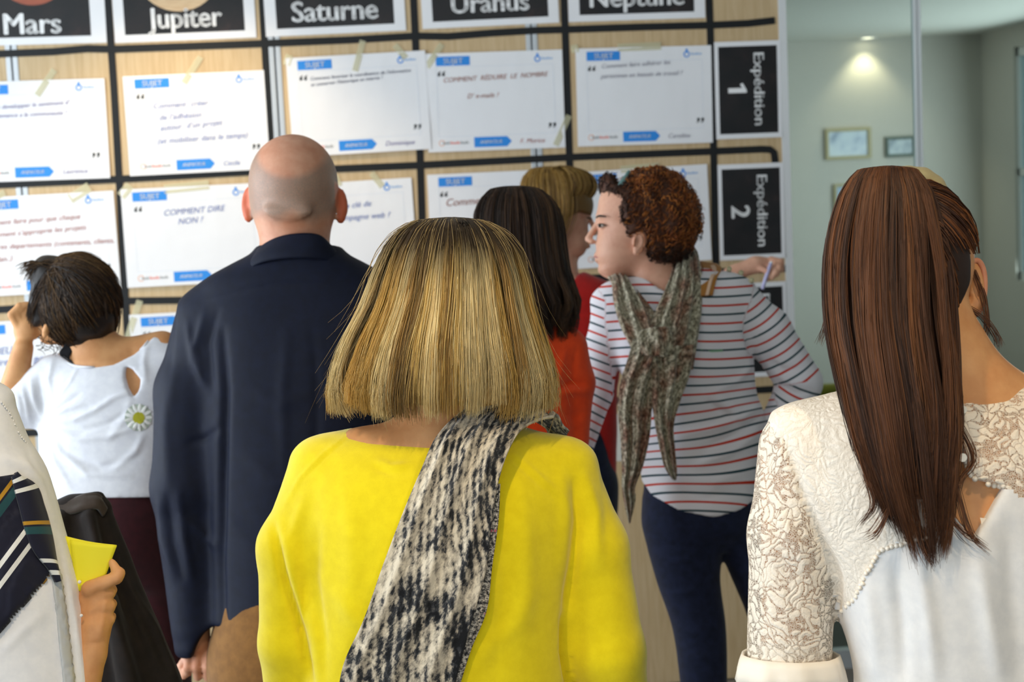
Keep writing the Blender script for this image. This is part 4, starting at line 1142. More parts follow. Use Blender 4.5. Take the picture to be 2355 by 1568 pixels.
    for y in (942, 1052):
        z = P[np.argmin((P[:, 0]-2222)**2+(P[:, 1]-y)**2+np.where(P[:, 2] > 50, 0, 1e9)), 2]
        mb = MB().tube([p.w(pc(2214, y, z+2)), p.w(pc(2214, y, z+10))], 0.0045, 12); mesh_obj('button', mb.v, mb.f, mat('pearl_button', '#f4efe0', 0.25), p.t, False, origin=p.base)
    p.legs((2225, 2050, 0), 320, DENIM_DARK, SHOE)
    # hair on the head, swept to the tail
    BR = ['#4a2d1b', '#5c3820', '#704426', '#38221a', '#8a5630']
    gather = V3(*pc(2040, 418, 80))
    f = Field((1890, 370, -290), (2290, 800, 220), 8)
    f.add(ell(pc(2080, 598, -50), (163, 190, 192)), 0)
    f.add(prism([(2206, 560), (2300, 560), (2300, 830), (2212, 830), (2190, 760), (2196, 700), (2216, 650)], -400, 400), 4, 's')
    f.add(prism([(1850, 770), (2300, 770), (2300, 900), (1850, 900)], -400, 400), 4, 's')
    f.add(ell((2055, 700, -260), (120, 170, 110)), 10, 's')
    p.field('hair', f, mat('dark_brown_hair_core', '#2b1b13', 0.55), 1)
    n = 1500; r = np.random.default_rng(3); K = 10
    # from the hairline around the head up to the tie
    th = r.uniform(-0.35, math.pi+0.35, n); el = r.uniform(-1.5, 1.15, n)
    c = V3(*pc(2080, 598, -50)); R = V3(166, 194, 195)
    start = np.stack([c[0]+R[0]*np.cos(th)*np.cos(el*0.9), c[1]-R[1]*np.sin(el*0.55)*0.9+20, c[2]+R[2]*np.sin(th)*np.cos(el*0.9)], 1)
    ok = ~((start[:, 0] > 2208) & (start[:, 1] > 600)) & (start[:, 1] < 760); start = start[ok]; n = len(start)
    t = np.linspace(0, 1, K)[None, :, None]
    pts = start[:, None, :]*(1-t)+gather[None, None, :]*t
    d = (pts-c)/R; L = np.linalg.norm(d, axis=2, keepdims=True); pts = c+d/L*R*(1.0+0.015*r.normal(size=(n, 1, 1)))
    sx_, sy_ = seen(pts.reshape(-1, 3)); bad = ((sx_ > 2206) & (sy_ > 585)).reshape(pts.shape[:2]).any(1); pts = pts[~bad]; n = len(pts)
    strands(p, 'swept_hair', pts, r.uniform(1.2, 2.2, n), palette(n, BR, [3, 3, 2, 3, 1], 4), HAIR, tip=0.8)
    # ponytail
    st = pcs([(382, 2042, 90, 12, 10), (386, 2042, 92, 46, 34), (400, 2040, 96, 70, 50), (430, 2040, 102, 92, 62), (480, 2038, 110, 108, 70), (560, 2038, 118, 124, 74), (640, 2040, 126, 131, 76), (740, 2046, 140, 133, 76), (840, 2060, 160, 130, 74), (940, 2076, 182, 124, 66), (1020, 2086, 198, 116, 56), (1100, 2096, 208, 102, 44), (1180, 2110, 212, 84, 32), (1275, 2125, 214, 60, 22)])
    cs = [(y, cx, cw, max(5, rx*0.88-4), max(5, rw*0.8-4)) for y, cx, cw, rx, rw in st[:-2]]+[(1130, 2100, 206, 40, 20)]
    f = Field((1880, 375, 10), (2230, 1140, 290), 9); f.add(loft(cs), 0)
    p.field('ponytail', f, mat('brown_tail_core', '#321d12', 0.55), 1, (), (4, 0.05, 2))
    n = 4600
    pa = cap_hair(st, n, 18, 21, 0, 2*math.pi, 70, (0.80, 1.0), 0.35, 1, 0.06, 0.75)
    kx = np.linspace(0, 1, 18)[None, :]; lp = (cap_hair.lock*2.399)[:, None]
    pa[:, :, 0] += (7+5*np.sin(lp*3))*np.clip(kx*1.6-0.2, 0, 1)*np.sin(2.2*math.pi*kx+lp)
    pa[:, :, 0] += r.normal(size=(n, 1))*4*kx**2
    lock_c = lock_cols(['#4a2d1b', '#5c3820', '#6f4426', '#2c1a12', '#7d4f2a'], [3, 3, 3, 3, 1], 6, 0.2, 0.4)
    strands(p, 'ponytail_strands', pa, r.uniform(0.8, 1.6, n), lock_c, HAIR, tip=0.2)
    # loose wisps by the neck and shoulders
    W = []
    for a, b, cpt, e in (((2180, 760, 40), (2225, 800, 50), (2250, 850, 60), (2238, 900, 70)), ((2180, 760, 40), (2240, 790, 40), (2265, 830, 40), (2255, 880, 40)), ((2215, 700, 0), (2260, 730, 10), (2290, 770, 10), (2300, 800, 10)),
                         ((2240, 620, -30), (2262, 680, -30), (2268, 740, -20), (2264, 790, -20)), ((1918, 620, 40), (1906, 700, 40), (1900, 740, 40), (1885, 790, 40)), ((1916, 560, 40), (1908, 660, 40), (1915, 720, 40), (1908, 750, 40)),
                         ((2185, 940, 190), (2240, 1050, 205), (2215, 1100, 215), (2205, 1130, 220)), ((2170, 1000, 200), (2200, 1120, 220), (2230, 1220, 225), (2270, 1262, 225)), ((2000, 1000, 190), (1990, 1080, 205), (2010, 1160, 215), (1980, 1205, 215)),
                         ((1975, 960, 180), (1965, 1020, 195), (2000, 1090, 205), (1985, 1130, 210)), ((2090, 1100, 212), (2110, 1200, 218), (2128, 1260, 220), (2150, 1300, 220)), ((2060, 1080, 210), (2050, 1150, 215), (2020, 1220, 218), (1995, 1240, 218)),
                         ((2165, 1080, 210), (2180, 1180, 222), (2215, 1230, 224), (2248, 1250, 224))):
        A = np.array([pc(*a), pc(*b), pc(*cpt), pc(*e)], float)
        for q in range(14):
            j = A+np.cumsum(r.normal(size=(4, 3))*V3(3.5, 3, 3), axis=0)
            W.append(np.stack(_spl(np.column_stack([np.arange(4.0), j]), np.linspace(0, 3, 14)), 1))
    W = np.array(W); strands(p, 'loose_hair', W, r.uniform(0.6, 1.3, len(W)), palette(len(W), BR, [2, 3, 3, 1, 1], 8), HAIR)['kind'] = 'stuff'
    # padded headband arching over the head in front of the crown
    f = Field((1900, 370, -175), (2270, 640, -60), 6)
    arch = [(1960, 600, -92, 10), (1972, 520, -94, 18), (1996, 455, -96, 24), (2036, 420, -96, 28), (2085, 410, -96, 30), (2120, 414, -96, 30), (2145, 430, -96, 29), (2166, 462, -96, 26), (2186, 510, -94, 18), (2200, 600, -92, 10)]
    for q0, q1 in zip(arch[:-1], arch[1:]): f.add(cone(pc(*q0[:3]), pc(*q1[:3]), q0[3], q1[3], 1.2), 5)
    p.field('headband', f, cloth('khaki_satin', '#b3a67c', '#a89b72', 0.6), 2)
    return p
def sub(p, name, P, F, m):
    u, inv = np.unique(F, return_inverse=True)
    return p.obj(name, P[u], inv.reshape(F.shape), m)
def lace_nodes(m, openness):
    """flower-like lace: dense motifs on a net; the open kind has real gaps"""
    t = NT(m); v = t.coord((1, 1, 1))
    nz = t.n('TexNoise'); nz.inputs['Scale'].default_value = 26; nz.inputs['Detail'].default_value = 2; t.l(v, nz.inputs['Vector'])
    mv = t.n('Mix', data_type='RGBA', blend_type='LINEAR_LIGHT'); mv.inputs['Factor'].default_value = 0.035; t.l(v, mv.inputs['A']); t.l(nz.outputs['Color'], mv.inputs['B'])
    vo = t.n('TexVoronoi', feature='DISTANCE_TO_EDGE'); vo.inputs['Scale'].default_value = 84; t.l(mv.outputs['Result'], vo.inputs['Vector'])
    v2 = t.n('TexVoronoi', feature='F1'); v2.inputs['Scale'].default_value = 34; t.l(mv.outputs['Result'], v2.inputs['Vector'])
    net = t.n('TexVoronoi', feature='DISTANCE_TO_EDGE'); net.inputs['Scale'].default_value = 520; t.l(v, net.inputs['Vector'])
    big = t.noise(v, 30, 2, 0.5)
    leaf = t.math('SUBTRACT', vo.outputs['Distance'], 0.085)
    leaf = t.math('ADD', leaf, t.math('MULTIPLY', t.math('SUBTRACT', big, 0.5), 0.55))
    hole = t.ramp(leaf, [(0.0, (1, 1, 1)), (0.06, (0, 0, 0))])
    netf = t.ramp(net.outputs['Distance'], [(0.12, (0, 0, 0)), (0.2, (1, 1, 1))])
    gap = t.math('MULTIPLY', hole, t.math('ADD', t.math('MULTIPLY', netf, 0.55), 0.35))
    t.bump(t.math('ADD', t.math('MULTIPLY', vo.outputs['Distance'], 1.0), t.math('MULTIPLY', t.noise(v, 420, 2), 0.35)), 0.55, 0.004)
    if openness > 0:
        tr = t.n('BsdfTransparent'); mx = t.n('MixShader'); t.l(gap, mx.inputs[0]); t.l(t.b.outputs[0], mx.inputs[1]); t.l(tr.outputs[0], mx.inputs[2]); t.l(mx.outputs[0], t.out.inputs['Surface'])
    else:
        c = t.mix(t.math('MULTIPLY', gap, 0.5), '#f0e7da', '#cfc2b0'); t.l(c, t.b.inputs['Base Color'])
ponytail_woman()

# ---------------------------------------------------------------- bald man, navy shirt
def bald_man():
    p = Person(2.9, (690, 1000), 'person with a shaved balding head wearing a dark navy shirt and tan trousers')
    S = p.s
    hc = (675, 432, 0)
    f = Field((330, 300, -170), (1050, 1980, 170), 9, ((1, 300, 560, 5), (0, 395, 535, 4), (1, 1470, 1575, 4), (0, 545, 805, 5)))
    f.add(ell((675, 418, 4), (101, 108, 122)), 0)
    f.add(ell((675, 470, -10), (94, 90, 104)), 30)
    f.add(ell((672, 545, -58), (74, 58, 64)), 24)
    f.add(cone((672, 580, -112), (672, 585, -116), 24, 20), 14)
    f.add(cone((675, 480, 5), (680, 610, -6), 82, 78), 26)
    f.add(ell((675, 492, 100), (56, 22, 16)), 14)
    f.add(cone((675, 470, -128), (675, 505, -140), 9, 14), 8)
    f.add(loft([(590, 685, 0, 120, 70), (680, 690, 0, 225, 95), (900, 690, 0, 215, 110), (1300, 690, 0, 190, 110), (1500, 690, 0, 190, 110)], 2.2), 40)
    # ears with bowl and lobe
    for sg, x, y in ((-1, 567, 466), (1, 784, 470)):
        f.add(ell((x, y-4, -18), (14, 36, 22), -0.12*sg), 5); f.add(ell((x+sg*-2, y+30, -14), (11, 15, 13)), 6)
        f.add(ell((x+sg*2, y-4, 2), (6, 23, 9), -0.12*sg), 4, 's')
    # arms and hands
    f.add(cone((455, 770, -5), (430, 1130, 0), 56, 48), 20); f.add(cone((430, 1130, 0), (455, 1480, 10), 46, 30), 16)
    f.add(cone((925, 770, -5), (950, 1130, 0), 56, 48), 20); f.add(cone((950, 1130, 0), (925, 1500, 10), 46, 30), 16)
    def hand(x, y, sg):
        f.add(ell((x, y+12, 4), (36*1.0, 30, 18)), 10)
        for i, (kx, ky, tx, ty, r) in enumerate(((-30, 8, -36, 44, 11), (-10, 0, -12, 52, 12), (14, -3, 11, 54, 12), (36, 2, 34, 44, 10))):
            a = V3(x+sg*kx, y+ky+6, 20); b = V3(x+sg*(kx-2), y+(ky+ty)/2+2, 32); c = V3(x+sg*tx, y+ty, 16); e = V3(x+sg*tx, y+ty-6, -6)
            f.add(cone(a, b, r+1, r), 3); f.add(cone(b, c, r, r-1), 2); f.add(cone(c, e, r-1, r-3), 2)
        f.add(cone((x+sg*-34, y+6, 0), (x+sg*-52, y+30, 8), 13, 11), 5); f.add(cone((x+sg*-52, y+30, 8), (x+sg*-44, y+52, 16), 10, 8), 3)
    hand(470, 1500, 1); hand(915, 1510, -1)
    SCALP = skin('shaved_scalp_skin', '#d9a184', '#c98a6c')
    t = NT(SCALP); tc = t.n('TexCoord'); se = t.n('SeparateXYZ'); 
    a = t.n('Attribute', attribute_name='stubble'); base = t.b.inputs['Base Color'].links[0].from_socket
    spk = t.ramp(t.noise(t.coord((1, 1, 1)), 700, 2, 0.6), [(0.35, (0.55, 0.55, 0.55)), (0.6, (1, 1, 1))])
    er = t.n('Attribute', attribute_name='ear'); base = t.mix(er.outputs['Fac'], base, '#cf6a48')
    t.l(t.mix(t.math('MULTIPLY', a.outputs['Fac'], spk), base, '#857a70'), t.b.inputs['Base Color'])
    o, P, F = p.field('body', f, SCALP, 1, [([(620, 468), (660, 478), (700, 482), (735, 474)], -3.0, 5), ([(650, 492), (690, 500), (725, 494)], -3.5, 6)])
    # stubble: lower half ring of the head, free on the crown and below the nape line, beard along the jaw
    y, x, z = P[:, 1], P[:, 0], P[:, 2]
    crown = ((x-680)/74)**2+((y-352)/66)**2; up = np.clip((crown-0.85)/0.5, 0, 1)
    nape = np.clip((520-y+8*np.sin(x*0.08))/28, 0, 1)
    st = up*nape*(z > -40)*0.8
    beard = ((y > 500) & (y < 600) & (z < -10))*0.9
    ears = (np.abs(x-675) > 98) & (y > 420)
    st = np.where(ears, 0, np.maximum(st, beard))
    at = o.data.attributes.new('ear', 'FLOAT', 'POINT'); at.data.foreach_set('value', (np.clip((np.abs(x-675)-96)/8, 0, 1)*(y > 425)*(y < 520)).astype(np.float32))
    at = o.data.attributes.new('stubble', 'FLOAT', 'POINT'); at.data.foreach_set('value', st.astype(np.float32))
    # shirt
    NAVY = cloth('navy_cotton', '#0e1429', '#0b1022', 0.6, 1500, 0.2, 0.0)
    f = Field((330, 530, -190), (1060, 1560, 190), 7)
    f.add(loft([(566, 688, -2, 96, 94), (585, 690, -2, 114, 97), (605, 690, -2, 152, 101), (640, 690, 0, 215, 110), (690, 690, 2, 248, 118), (780, 690, 4, 248, 132), (950, 690, 4, 232, 140), (1150, 690, 2, 214, 140), (1350, 690, 0, 206, 138), (1490, 690, 0, 212, 140)], 2.25), 0)
    f.add(cone((462, 745, -4), (432, 900, 0), 62, 70), 50); f.add(cone((432, 900, 0), (428, 1120, 0), 74, 80), 30); f.add(cone((428, 1120, 0), (455, 1440, 8), 76, 60), 24); f.add(cone((455, 1440, 8), (458, 1478, 8), 58, 57), 4)
    f.add(cone((918, 745, -4), (948, 900, 0), 62, 70), 50); f.add(cone((948, 900, 0), (952, 1120, 0), 74, 78), 30); f.add(cone((952, 1120, 0), (925, 1440, 8), 72, 56), 24)
    f.add(prism([(385, 1512), (540, 1496), (540, 1600), (380, 1600)], -200, 200), 2, 's'); f.add(prism([(840, 1512), (1000, 1505), (1000, 1600), (840, 1600)], -200, 200), 2, 's')
    # shirt tail curves up at the side seam
    f.add(ell((520, 1545, 0), (72, 120, 300)), 6, 's')
    # collar stand
    f.add(ell((682, 526, -6), (84, 46, 84)), 3, 's')
    fl = [([(512, 760), (520, 900), (512, 1100), (508, 1300), (515, 1480)], -14, 9), ([(470, 720), (450, 800), (470, 880)], 7, 9), ([(500, 715), (478, 790), (490, 900)], -6, 8), ([(430, 740), (445, 830), (480, 900)], 6, 8),
          ([(395, 860), (380, 980), (385, 1120)], 5, 14), ([(365, 1150), (375, 1240), (400, 1330)], 7, 9), ([(385, 1140), (398, 1250), (420, 1330)], -7, 8), ([(410, 1130), (425, 1240), (440, 1330)], 6, 9),
          ([(430, 1020), (470, 1010), (505, 985)], -5, 8), ([(420, 1190), (460, 1220), (500, 1260)], 5, 9), ([(580, 900), (640, 930), (700, 920)], 3, 16), ([(540, 1200), (620, 1260), (700, 1280)], -4, 16), ([(560, 1050), (640, 1110), (740, 1120)], 4, 18),
          ([(480, 690), (560, 668), (640, 655), (760, 650)], 2.5, 5), ([(720, 760), (730, 900), (725, 1100), (720, 1300)], -3, 10), ([(660, 760), (650, 900), (655, 1100)], 3, 14)]
    p.field('shirt', f, NAVY, 2, fl, (1.8, 0.03, 7))
    # collar
    rows = [((560, 655, 20), (586, 592, 20)), ((564, 640, 62), (600, 576, 56)), ((604, 612, 94), (640, 554, 82)), ((672, 600, 110), (692, 543, 94)), ((742, 600, 100), (746, 546, 86)), ((786, 608, 68), (768, 566, 60)), ((800, 618, 30), (780, 582, 30))]
    recalc(ribbon(p, 'collar', rows, NAVY, 12, 40, 0.5, 1, 6, None, None, 3, 3))
    # tan trousers
    TAN = cloth('tan_cotton_trousers', '#8a5f2e', '#7a5226', 0.8)
    p.legs((690, 1520, 0), 205, TAN, SHOE, 0.5, 1330)
    return p
bald_man()
# ---------------------------------------------------------------- curly-haired woman, striped top
def striped_woman():
    p = Person(3.5, (1600, 1200), 'person with curly auburn hair in a striped top and jeans, looking aside')
    S = p.s
    f = Field((1310, 380, -120), (1930, 1400, 130), 7, ((0, 1338, 1490, 3), (1, 430, 650, 3), (2, -50, 90, 4)))
    fs = [(425, 1398, 1550, 50), (437, 1386, 1560, 62), (450, 1380, 1570, 70), (480, 1374, 1578, 76), (500, 1370.5, 1576, 76), (512, 1375, 1570, 74), (528, 1376, 1560, 71), (545, 1373, 1550, 68), (560, 1370.5, 1535, 64), (575, 1371, 1516, 59), (590, 1371, 1500, 55), (602, 1374, 1488, 50), (611, 1377, 1478, 46), (621, 1375, 1468, 40), (630, 1380, 1456, 33), (638, 1392, 1444, 24), (643, 1404, 1432, 12)]
    f.add(loft([(y, (a+b)/2, 0, (b-a)/2, w) for y, a, b, w in fs], 2.25), 0)
    f.add(ell((1490, 490, 0), (95, 95, 78)), 8)
    f.add(cone((1375, 510, 0), (1355, 545, 0), 5.5, 7.5), 8); f.add(ell((1354, 550, 0), (9, 8, 10)), 4)
    for sg in (-1, 1):
        f.add(ell((1361, 556, sg*9), (9, 6, 6)), 4)
        f.add(ell((1378, 521, sg*33), (13, 8, 14)), 5, 's'); f.add(ell((1386, 522, sg*32), (10, 7, 12)), 3)
    f.add(ell((1372, 586, 0), (6.5, 5.5, 17)), 4); f.add(ell((1374, 598, 0), (6.5, 6, 16)), 4); f.add(cone((1364, 592, -14), (1364, 592, 14), 2, 2), 2, 's')
    f.add(ell((1464, 562, 68), (13, 24, 9), 0.15), 4); f.add(ell((1458, 583, 68), (8, 9, 7)), 5); f.add(ell((1462, 560, 77), (7, 14, 6), 0.15), 3, 's')
    f.add(cone((1488, 595, -4), (1545, 705, 0), 54, 62), 18)
    f.add(loft([(650, 1555, 0, 90, 55), (700, 1555, 0, 140, 75), (850, 1575, 0, 140, 85), (1000, 1605, 0, 115, 76), (1150, 1605, 0, 105, 72), (1215, 1605, 0, 90, 60)], 2.2), 25)
    f.add(cone((1690, 690, -5), (1843, 875, -15), 44, 40), 20); f.add(cone((1843, 875, -15), (1775, 1000, -10), 38, 26), 14); f.add(ell((1755, 1025, 5), (24, 34, 16)), 8)
    f.add(cone((1405, 720, -5), (1374, 900, -5), 38, 34), 20); f.add(cone((1374, 900, -5), (1335, 1035, 20), 32, 22), 12); f.add(ell((1328, 1070, 26), (20, 34, 16)), 8)
    for q in range(4): f.add(cone((1318+q*7, 1090, 24+q*3), (1316+q*7, 1128-3*abs(q-1), 32+q*3), 6.5, 5), 2)
    for q in range(4): f.add(cone((1742+q*8, 1045, 8), (1728+q*8, 1082-3*abs(q-1), 18), 6.5, 5), 2)
    o, P, F = p.field('body', f, SK_PINK, 1)
    DK = mat('dark_lash', '#2a1b14', 0.6)
    def curve(name, pts, r, m, n=14):
        A = np.array(pts, float); q = np.stack(_spl(np.column_stack([np.arange(len(A)), A]), np.linspace(0, len(A)-1, n)), 1)
        mb = MB().tube([p.w(x) for x in q], [r/S*(0.35+0.65*math.sin(math.pi*(0.1+0.8*i/(n-1)))) for i in range(n)], 6)
        return mesh_obj(name, mb.v, mb.f, m, p.t, True, origin=p.base)
    for nm, c, r, m in (('eye', (1383, 521.5, 34), (9, 5.5, 12.5), mat('eye_white', '#d8cfc6', 0.3)), ('iris', (1377, 521.5, 41), (4, 5, 6), mat('dark_iris', '#2b2019', 0.2))):
        ff = Field((1365, 508, 15), (1400, 535, 55), 1.5); ff.add(ell(c, r), 0); p.field(nm, ff, m, 1)
    curve('eyebrow', [(1369, 503, 30), (1376, 500, 48), (1390, 503, 62)], 2.6, DK)
    curve('eyelashes', [(1373, 519, 34), (1380, 518, 42), (1392, 523, 50)], 1.8, DK)
    curve('lips', [(1366, 590, 2), (1369, 591, 10), (1377, 594, 20)], 2.6, mat('lip_colour', '#c07a70', 0.4))
    # ear rim
    curve('ear_rim', [(1452, 572, 74), (1456, 546, 74), (1470, 541, 72), (1477, 556, 70), (1472, 576, 72), (1460, 590, 72)], 3.0, SK_RUDDY, 20)
    # top
    STR = mat('striped_jersey', '#ebe8ee', 0.85, 0.2); t = NT(STR); a = t.n('Attribute', attribute_name='stripe')
    fr = t.math('FRACT', t.math('DIVIDE', a.outputs['Fac'], 41.0))
    red = t.math('COMPARE', fr, 0.25, 0.058); teal = t.math('COMPARE', fr, 0.75, 0.058)
    c = t.mix(red, '#ebe8ee', '#c9341c'); c = t.mix(teal, c, '#22434c'); t.l(c, t.b.inputs['Base Color']); t.bump(t.noise(t.coord((1, 1, 1)), 1500, 2), 0.2, 0.0006)
    f = Field((1290, 600, -130), (1930, 1215, 140), 4.5)
    tor = [(612, 1570, -14, 40, 34), (625, 1572, -12, 92, 50), (640, 1566, -6, 146, 62), (672, 1550, 0, 178, 80), (740, 1560, 0, 166, 95), (830, 1574, 5, 158, 100), (900, 1592, 5, 146, 98), (960, 1612, 2, 146, 93), (1050, 1608, 0, 134, 92), (1110, 1606, 0, 131, 94), (1195, 1606, 0, 128, 96)]
    f.add(loft(tor, 2.25), 0)
    f.add(cone((1672, 680, -5), (1765, 760, -8), 52, 55), 26); f.add(cone((1765, 760, -8), (1842, 880, -15), 55, 52), 12); f.add(cone((1842, 880, -15), (1780, 990, -15), 50, 36), 10)
    f.add(cone((1412, 712, -5), (1385, 800, -5), 48, 40), 28); f.add(cone((1385, 800, -5), (1372, 905, -5), 40, 38), 10); f.add(cone((1372, 905, -5), (1338, 1025, 20), 37, 27), 10)
    f.add(cone((1530, 560, 0), (1545, 660, 0), 66, 78), 8, 's')
    f.add(prism([(1400, 1080), (1474, 1098), (1500, 1140), (1560, 1172), (1640, 1187), (1700, 1172), (1742, 1150), (1900, 1150), (1900, 1400), (1400, 1400)], -300, 300, 60), 3, 's')
    fl = [([(1738, 800), (1720, 850), (1690, 880), (1640, 900)], 5, 8), ([(1755, 930), (1700, 960), (1640, 985), (1560, 1000)], 7, 10), ([(1750, 960), (1690, 1000), (1620, 1030)], -7, 9), ([(1740, 1000), (1680, 1040), (1600, 1070)], 6, 10),
          ([(1620, 900), (1680, 940), (1720, 975)], 6, 9), ([(1630, 925), (1690, 965)], -5, 8), ([(1770, 830), (1800, 850), (1840, 850)], -6, 8), ([(1785, 860), (1820, 880), (1860, 880)], 5, 8), ([(1800, 890), (1830, 905), (1870, 900)], -5, 7),
          ([(1712, 760), (1728, 800), (1735, 850)], -8, 8), ([(1560, 1090), (1640, 1110), (1720, 1080)], 5, 12), ([(1540, 1120), (1620, 1145), (1700, 1130)], -4, 10)]
    P, F = f.mesh(); P = relax(P, F, 2); N = normals(P, F)
    x, y = seen(P); z = P[:, 2]
    seamR = np.interp(y, [600, 640, 690, 740, 800, 840, 1200], [1728, 1737, 1727, 1708, 1716, 1752, 1900]); armR = (x > seamR) & (y < 1010)
    seamL = np.interp(y, [640, 690, 740, 830, 900, 1000, 1200], [1360, 1392, 1392, 1402, 1410, 1405, 1300]); armL = x < seamL
    low = np.clip((y-850)/120, 0, 1)*np.clip((1130-y)/140, 0, 1)
    sv = y+low*(x-1600)*0.22+np.clip((y-1080)/80, 0, 1)*((x-1615)/120)**2*-16 + 4*np.sin((x-1400)*0.02)
    dR, sR = pdist(x, y, [(1690, 650), (1765, 752), (1850, 880), (1800, 1000)]); LR = 127+153+130
    # bands curve round the arm
    svR = sR*LR+0.003*(dR**2)
    dL, sL = pdist(x, y, [(1400, 680), (1372, 900), (1335, 1040)]); svL = sL*370-0.25*(x-1380)
    sv = np.where(armR, svR+20, np.where(armL, svL, sv+8))
    P = folds(P, N, fl)
    o = p.obj('striped_top', P, F, STR); at = o.data.attributes.new('stripe', 'FLOAT', 'POINT'); at.data.foreach_set('value', sv.astype(np.float32))
    zt = lambda X, Y: P[np.argmin((x-X)**2+(y-Y)**2+np.where(z > 0, 0, 1e9)), 2]
    # green print on the chest
    GR = mat('green_print', '#7fb98a', 0.7)
    zz = zt(1640, 806)
    q = lambda X, Y: p.w(pc(X, Y-(X-1622)*0.07, zz+3-(X-1622)*0.1))
    v, fc = [q(1603, 813), q(1611, 808), q(1613, 802), q(1616, 803), q(1616, 810), q(1609, 815)], [(0, 1, 2, 3, 4, 5)]
    for k in range(8):
        a = 1624+k*4.9; fc.append(tuple(range(len(v), len(v)+4))); v += [q(a, 811), q(a+3.4, 811), q(a+3.4, 806), q(a, 806)]
    mesh_obj('chest_print', v, fc, GR, p.t, False, origin=p.base)['kind'] = 'stuff'
    # shoulder buttons
    for X, Y in ((1677, 619), (1704, 628), (1728, 645)):
        q = V3(*pc(X, Y, zt(X, Y+4)+4)); mb = MB().tube([p.w(q-V3(0, -2, 3)), p.w(q+V3(0, -2, 4))], 0.0055, 12)
        mesh_obj('shoulder_button', mb.v, mb.f, mat('pale_gold_button', '#cfc7a0', 0.3), p.t, True, origin=p.base)
    # leather strap on the shoulder
    LE = mat('tan_leather', '#b57a35', 0.5)
    rows = [((1610, 600, -35), (1650, 606, -45)), ((1616, 622, 20), (1660, 618, 5)), ((1612, 648, 62), (1648, 640, 58)), ((1604, 680, 88), (1640, 676, 86))]
    recalc(ribbon(p, 'bag_strap', pcr(rows), LE, 8, 20, 0.3, 0.5, 5))
    rows = [((1630, 604, -38), (1640, 605, -40)), ((1638, 621, 19), (1648, 620, 14)), ((1630, 646, 66), (1638, 644, 65)), ((1622, 678, 92), (1630, 677, 92))]
    recalc(ribbon(p, 'strap_edge', pcr(rows), mat('pale_pink_edge', '#e6c3a6', 0.5), 6, 16, 0.3, 0.3, 4))
    # hair
    HC = ['#8a4a1e', '#a05a26', '#5f3317', '#3d2213', '#b9712f']
    face = [(1330, 452), (1388, 452), (1400, 480), (1419, 528), (1436, 553), (1452, 542), (1476, 538), (1484, 560), (1478, 590), (1488, 612), (1470, 650), (1330, 660)]
    f = Field((1365, 375, -125), (1630, 640, 125), 5)
    f.add(ell((1502, 488, 0), (97, 96, 92)), 0); f.add(ell((1546, 512, 0), (62, 76, 86)), 25); f.add(ell((1520, 570, 0), (66, 46, 70)), 20); f.add(ell((1500, 432, 0), (66, 42, 70)), 15)
    f.add(ell((1404, 428, 0), (25, 27, 40), -0.5), 8); f.add(ell((1425, 446, 0), (34, 30, 66)), 12); f.add(ell((1446, 492, 0), (44, 62, 84)), 14); f.add(ell((1452, 535, 0), (28, 26, 80)), 10)
    f.add(prism(face, -300, 300), 3, 's'); f.add(ell((1424, 412, 0), (13, 10, 120), -0.5), 5, 's')
    o, P, F = p.field('hair', f, mat('auburn_hair_core', '#4a2815', 0.7), 1, (), (5, 0.13, 4))
    N = normals(P, F); r = np.random.default_rng(8)
    xx, yy = P[:, 0], P[:, 1]
    idx = r.choice(len(P), 1900); K = 20; Q = []
    tl = np.linspace(0, 1, K)
    for i in idx:
        n = N[i]; tdir = V3(0.25, 0.9, 0)+r.normal(size=3)*0.55; tdir -= n*(tdir@n); tdir /= np.linalg.norm(tdir)+1e-9; b = np.cross(n, tdir)
        L = r.uniform(16, 40); R = r.uniform(2.5, 6.5); w = r.uniform(1.2, 2.4)*2*math.pi; ph = r.random()*6.28
        front = P[i, 0] < 1440
        if front: R *= 0.4; L *= 0.8
        c = P[i]+np.outer((tl-0.3)*L, tdir)+np.outer(1.5+R*np.cos(w*tl+ph), n)*0.9+np.outer(R*np.sin(w*tl+ph), b)
        Q.append(c)
    Q = np.array(Q); keep = ~inpoly(Q[:, -1, 0], Q[:, -1, 1], [(a+6, b) for a, b in face])
    Q = Q[keep]
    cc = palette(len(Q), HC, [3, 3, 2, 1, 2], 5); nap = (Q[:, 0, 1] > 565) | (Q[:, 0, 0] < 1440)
    cc[nap] = palette(nap.sum(), ['#2e1a10', '#3d2213', '#21130c'], [2, 2, 1], 6)  # darker curls at nape and front; the nape's shade is put into the colour
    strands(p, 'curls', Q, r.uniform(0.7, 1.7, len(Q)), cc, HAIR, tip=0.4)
    # hair clip
    f = Field((1405, 385, -40), (1460, 450, 70), 2.5); f.add(cone((1444, 397, 30), (1424, 430, 46), 4, 7, 0.6), 0); f.add(cone((1424, 430, 46), (1440, 443, 56), 4, 2), 3)
    p.field('hair_clip', f, mat('teal_shell_clip', '#6f918f', 0.3), 1)
    # scarf
    SC = mat('olive_print_scarf', '#6d6754', 0.75, 0.3); t = NT(SC); a = t.n('Attribute', attribute_name='cloth_uv'); mp = t.n('Mapping'); mp.inputs['Scale'].default_value = (2.2, 1, 1); t.l(a.outputs['Vector'], mp.inputs['Vector'])
    n1 = t.noise(mp.outputs['Vector'], 110, 4, 0.7, 0.5); n2 = t.noise(mp.outputs['Vector'], 14, 2)
    g1 = t.ramp(n1, [(0.34, '#353126'), (0.44, '#77715d'), (0.54, '#b0a990'), (0.64, '#e0d9c4')]); g2 = t.ramp(n1, [(0.34, '#2c2018'), (0.46, '#6e4e3a'), (0.56, '#a0775f'), (0.66, '#c9b09a')])
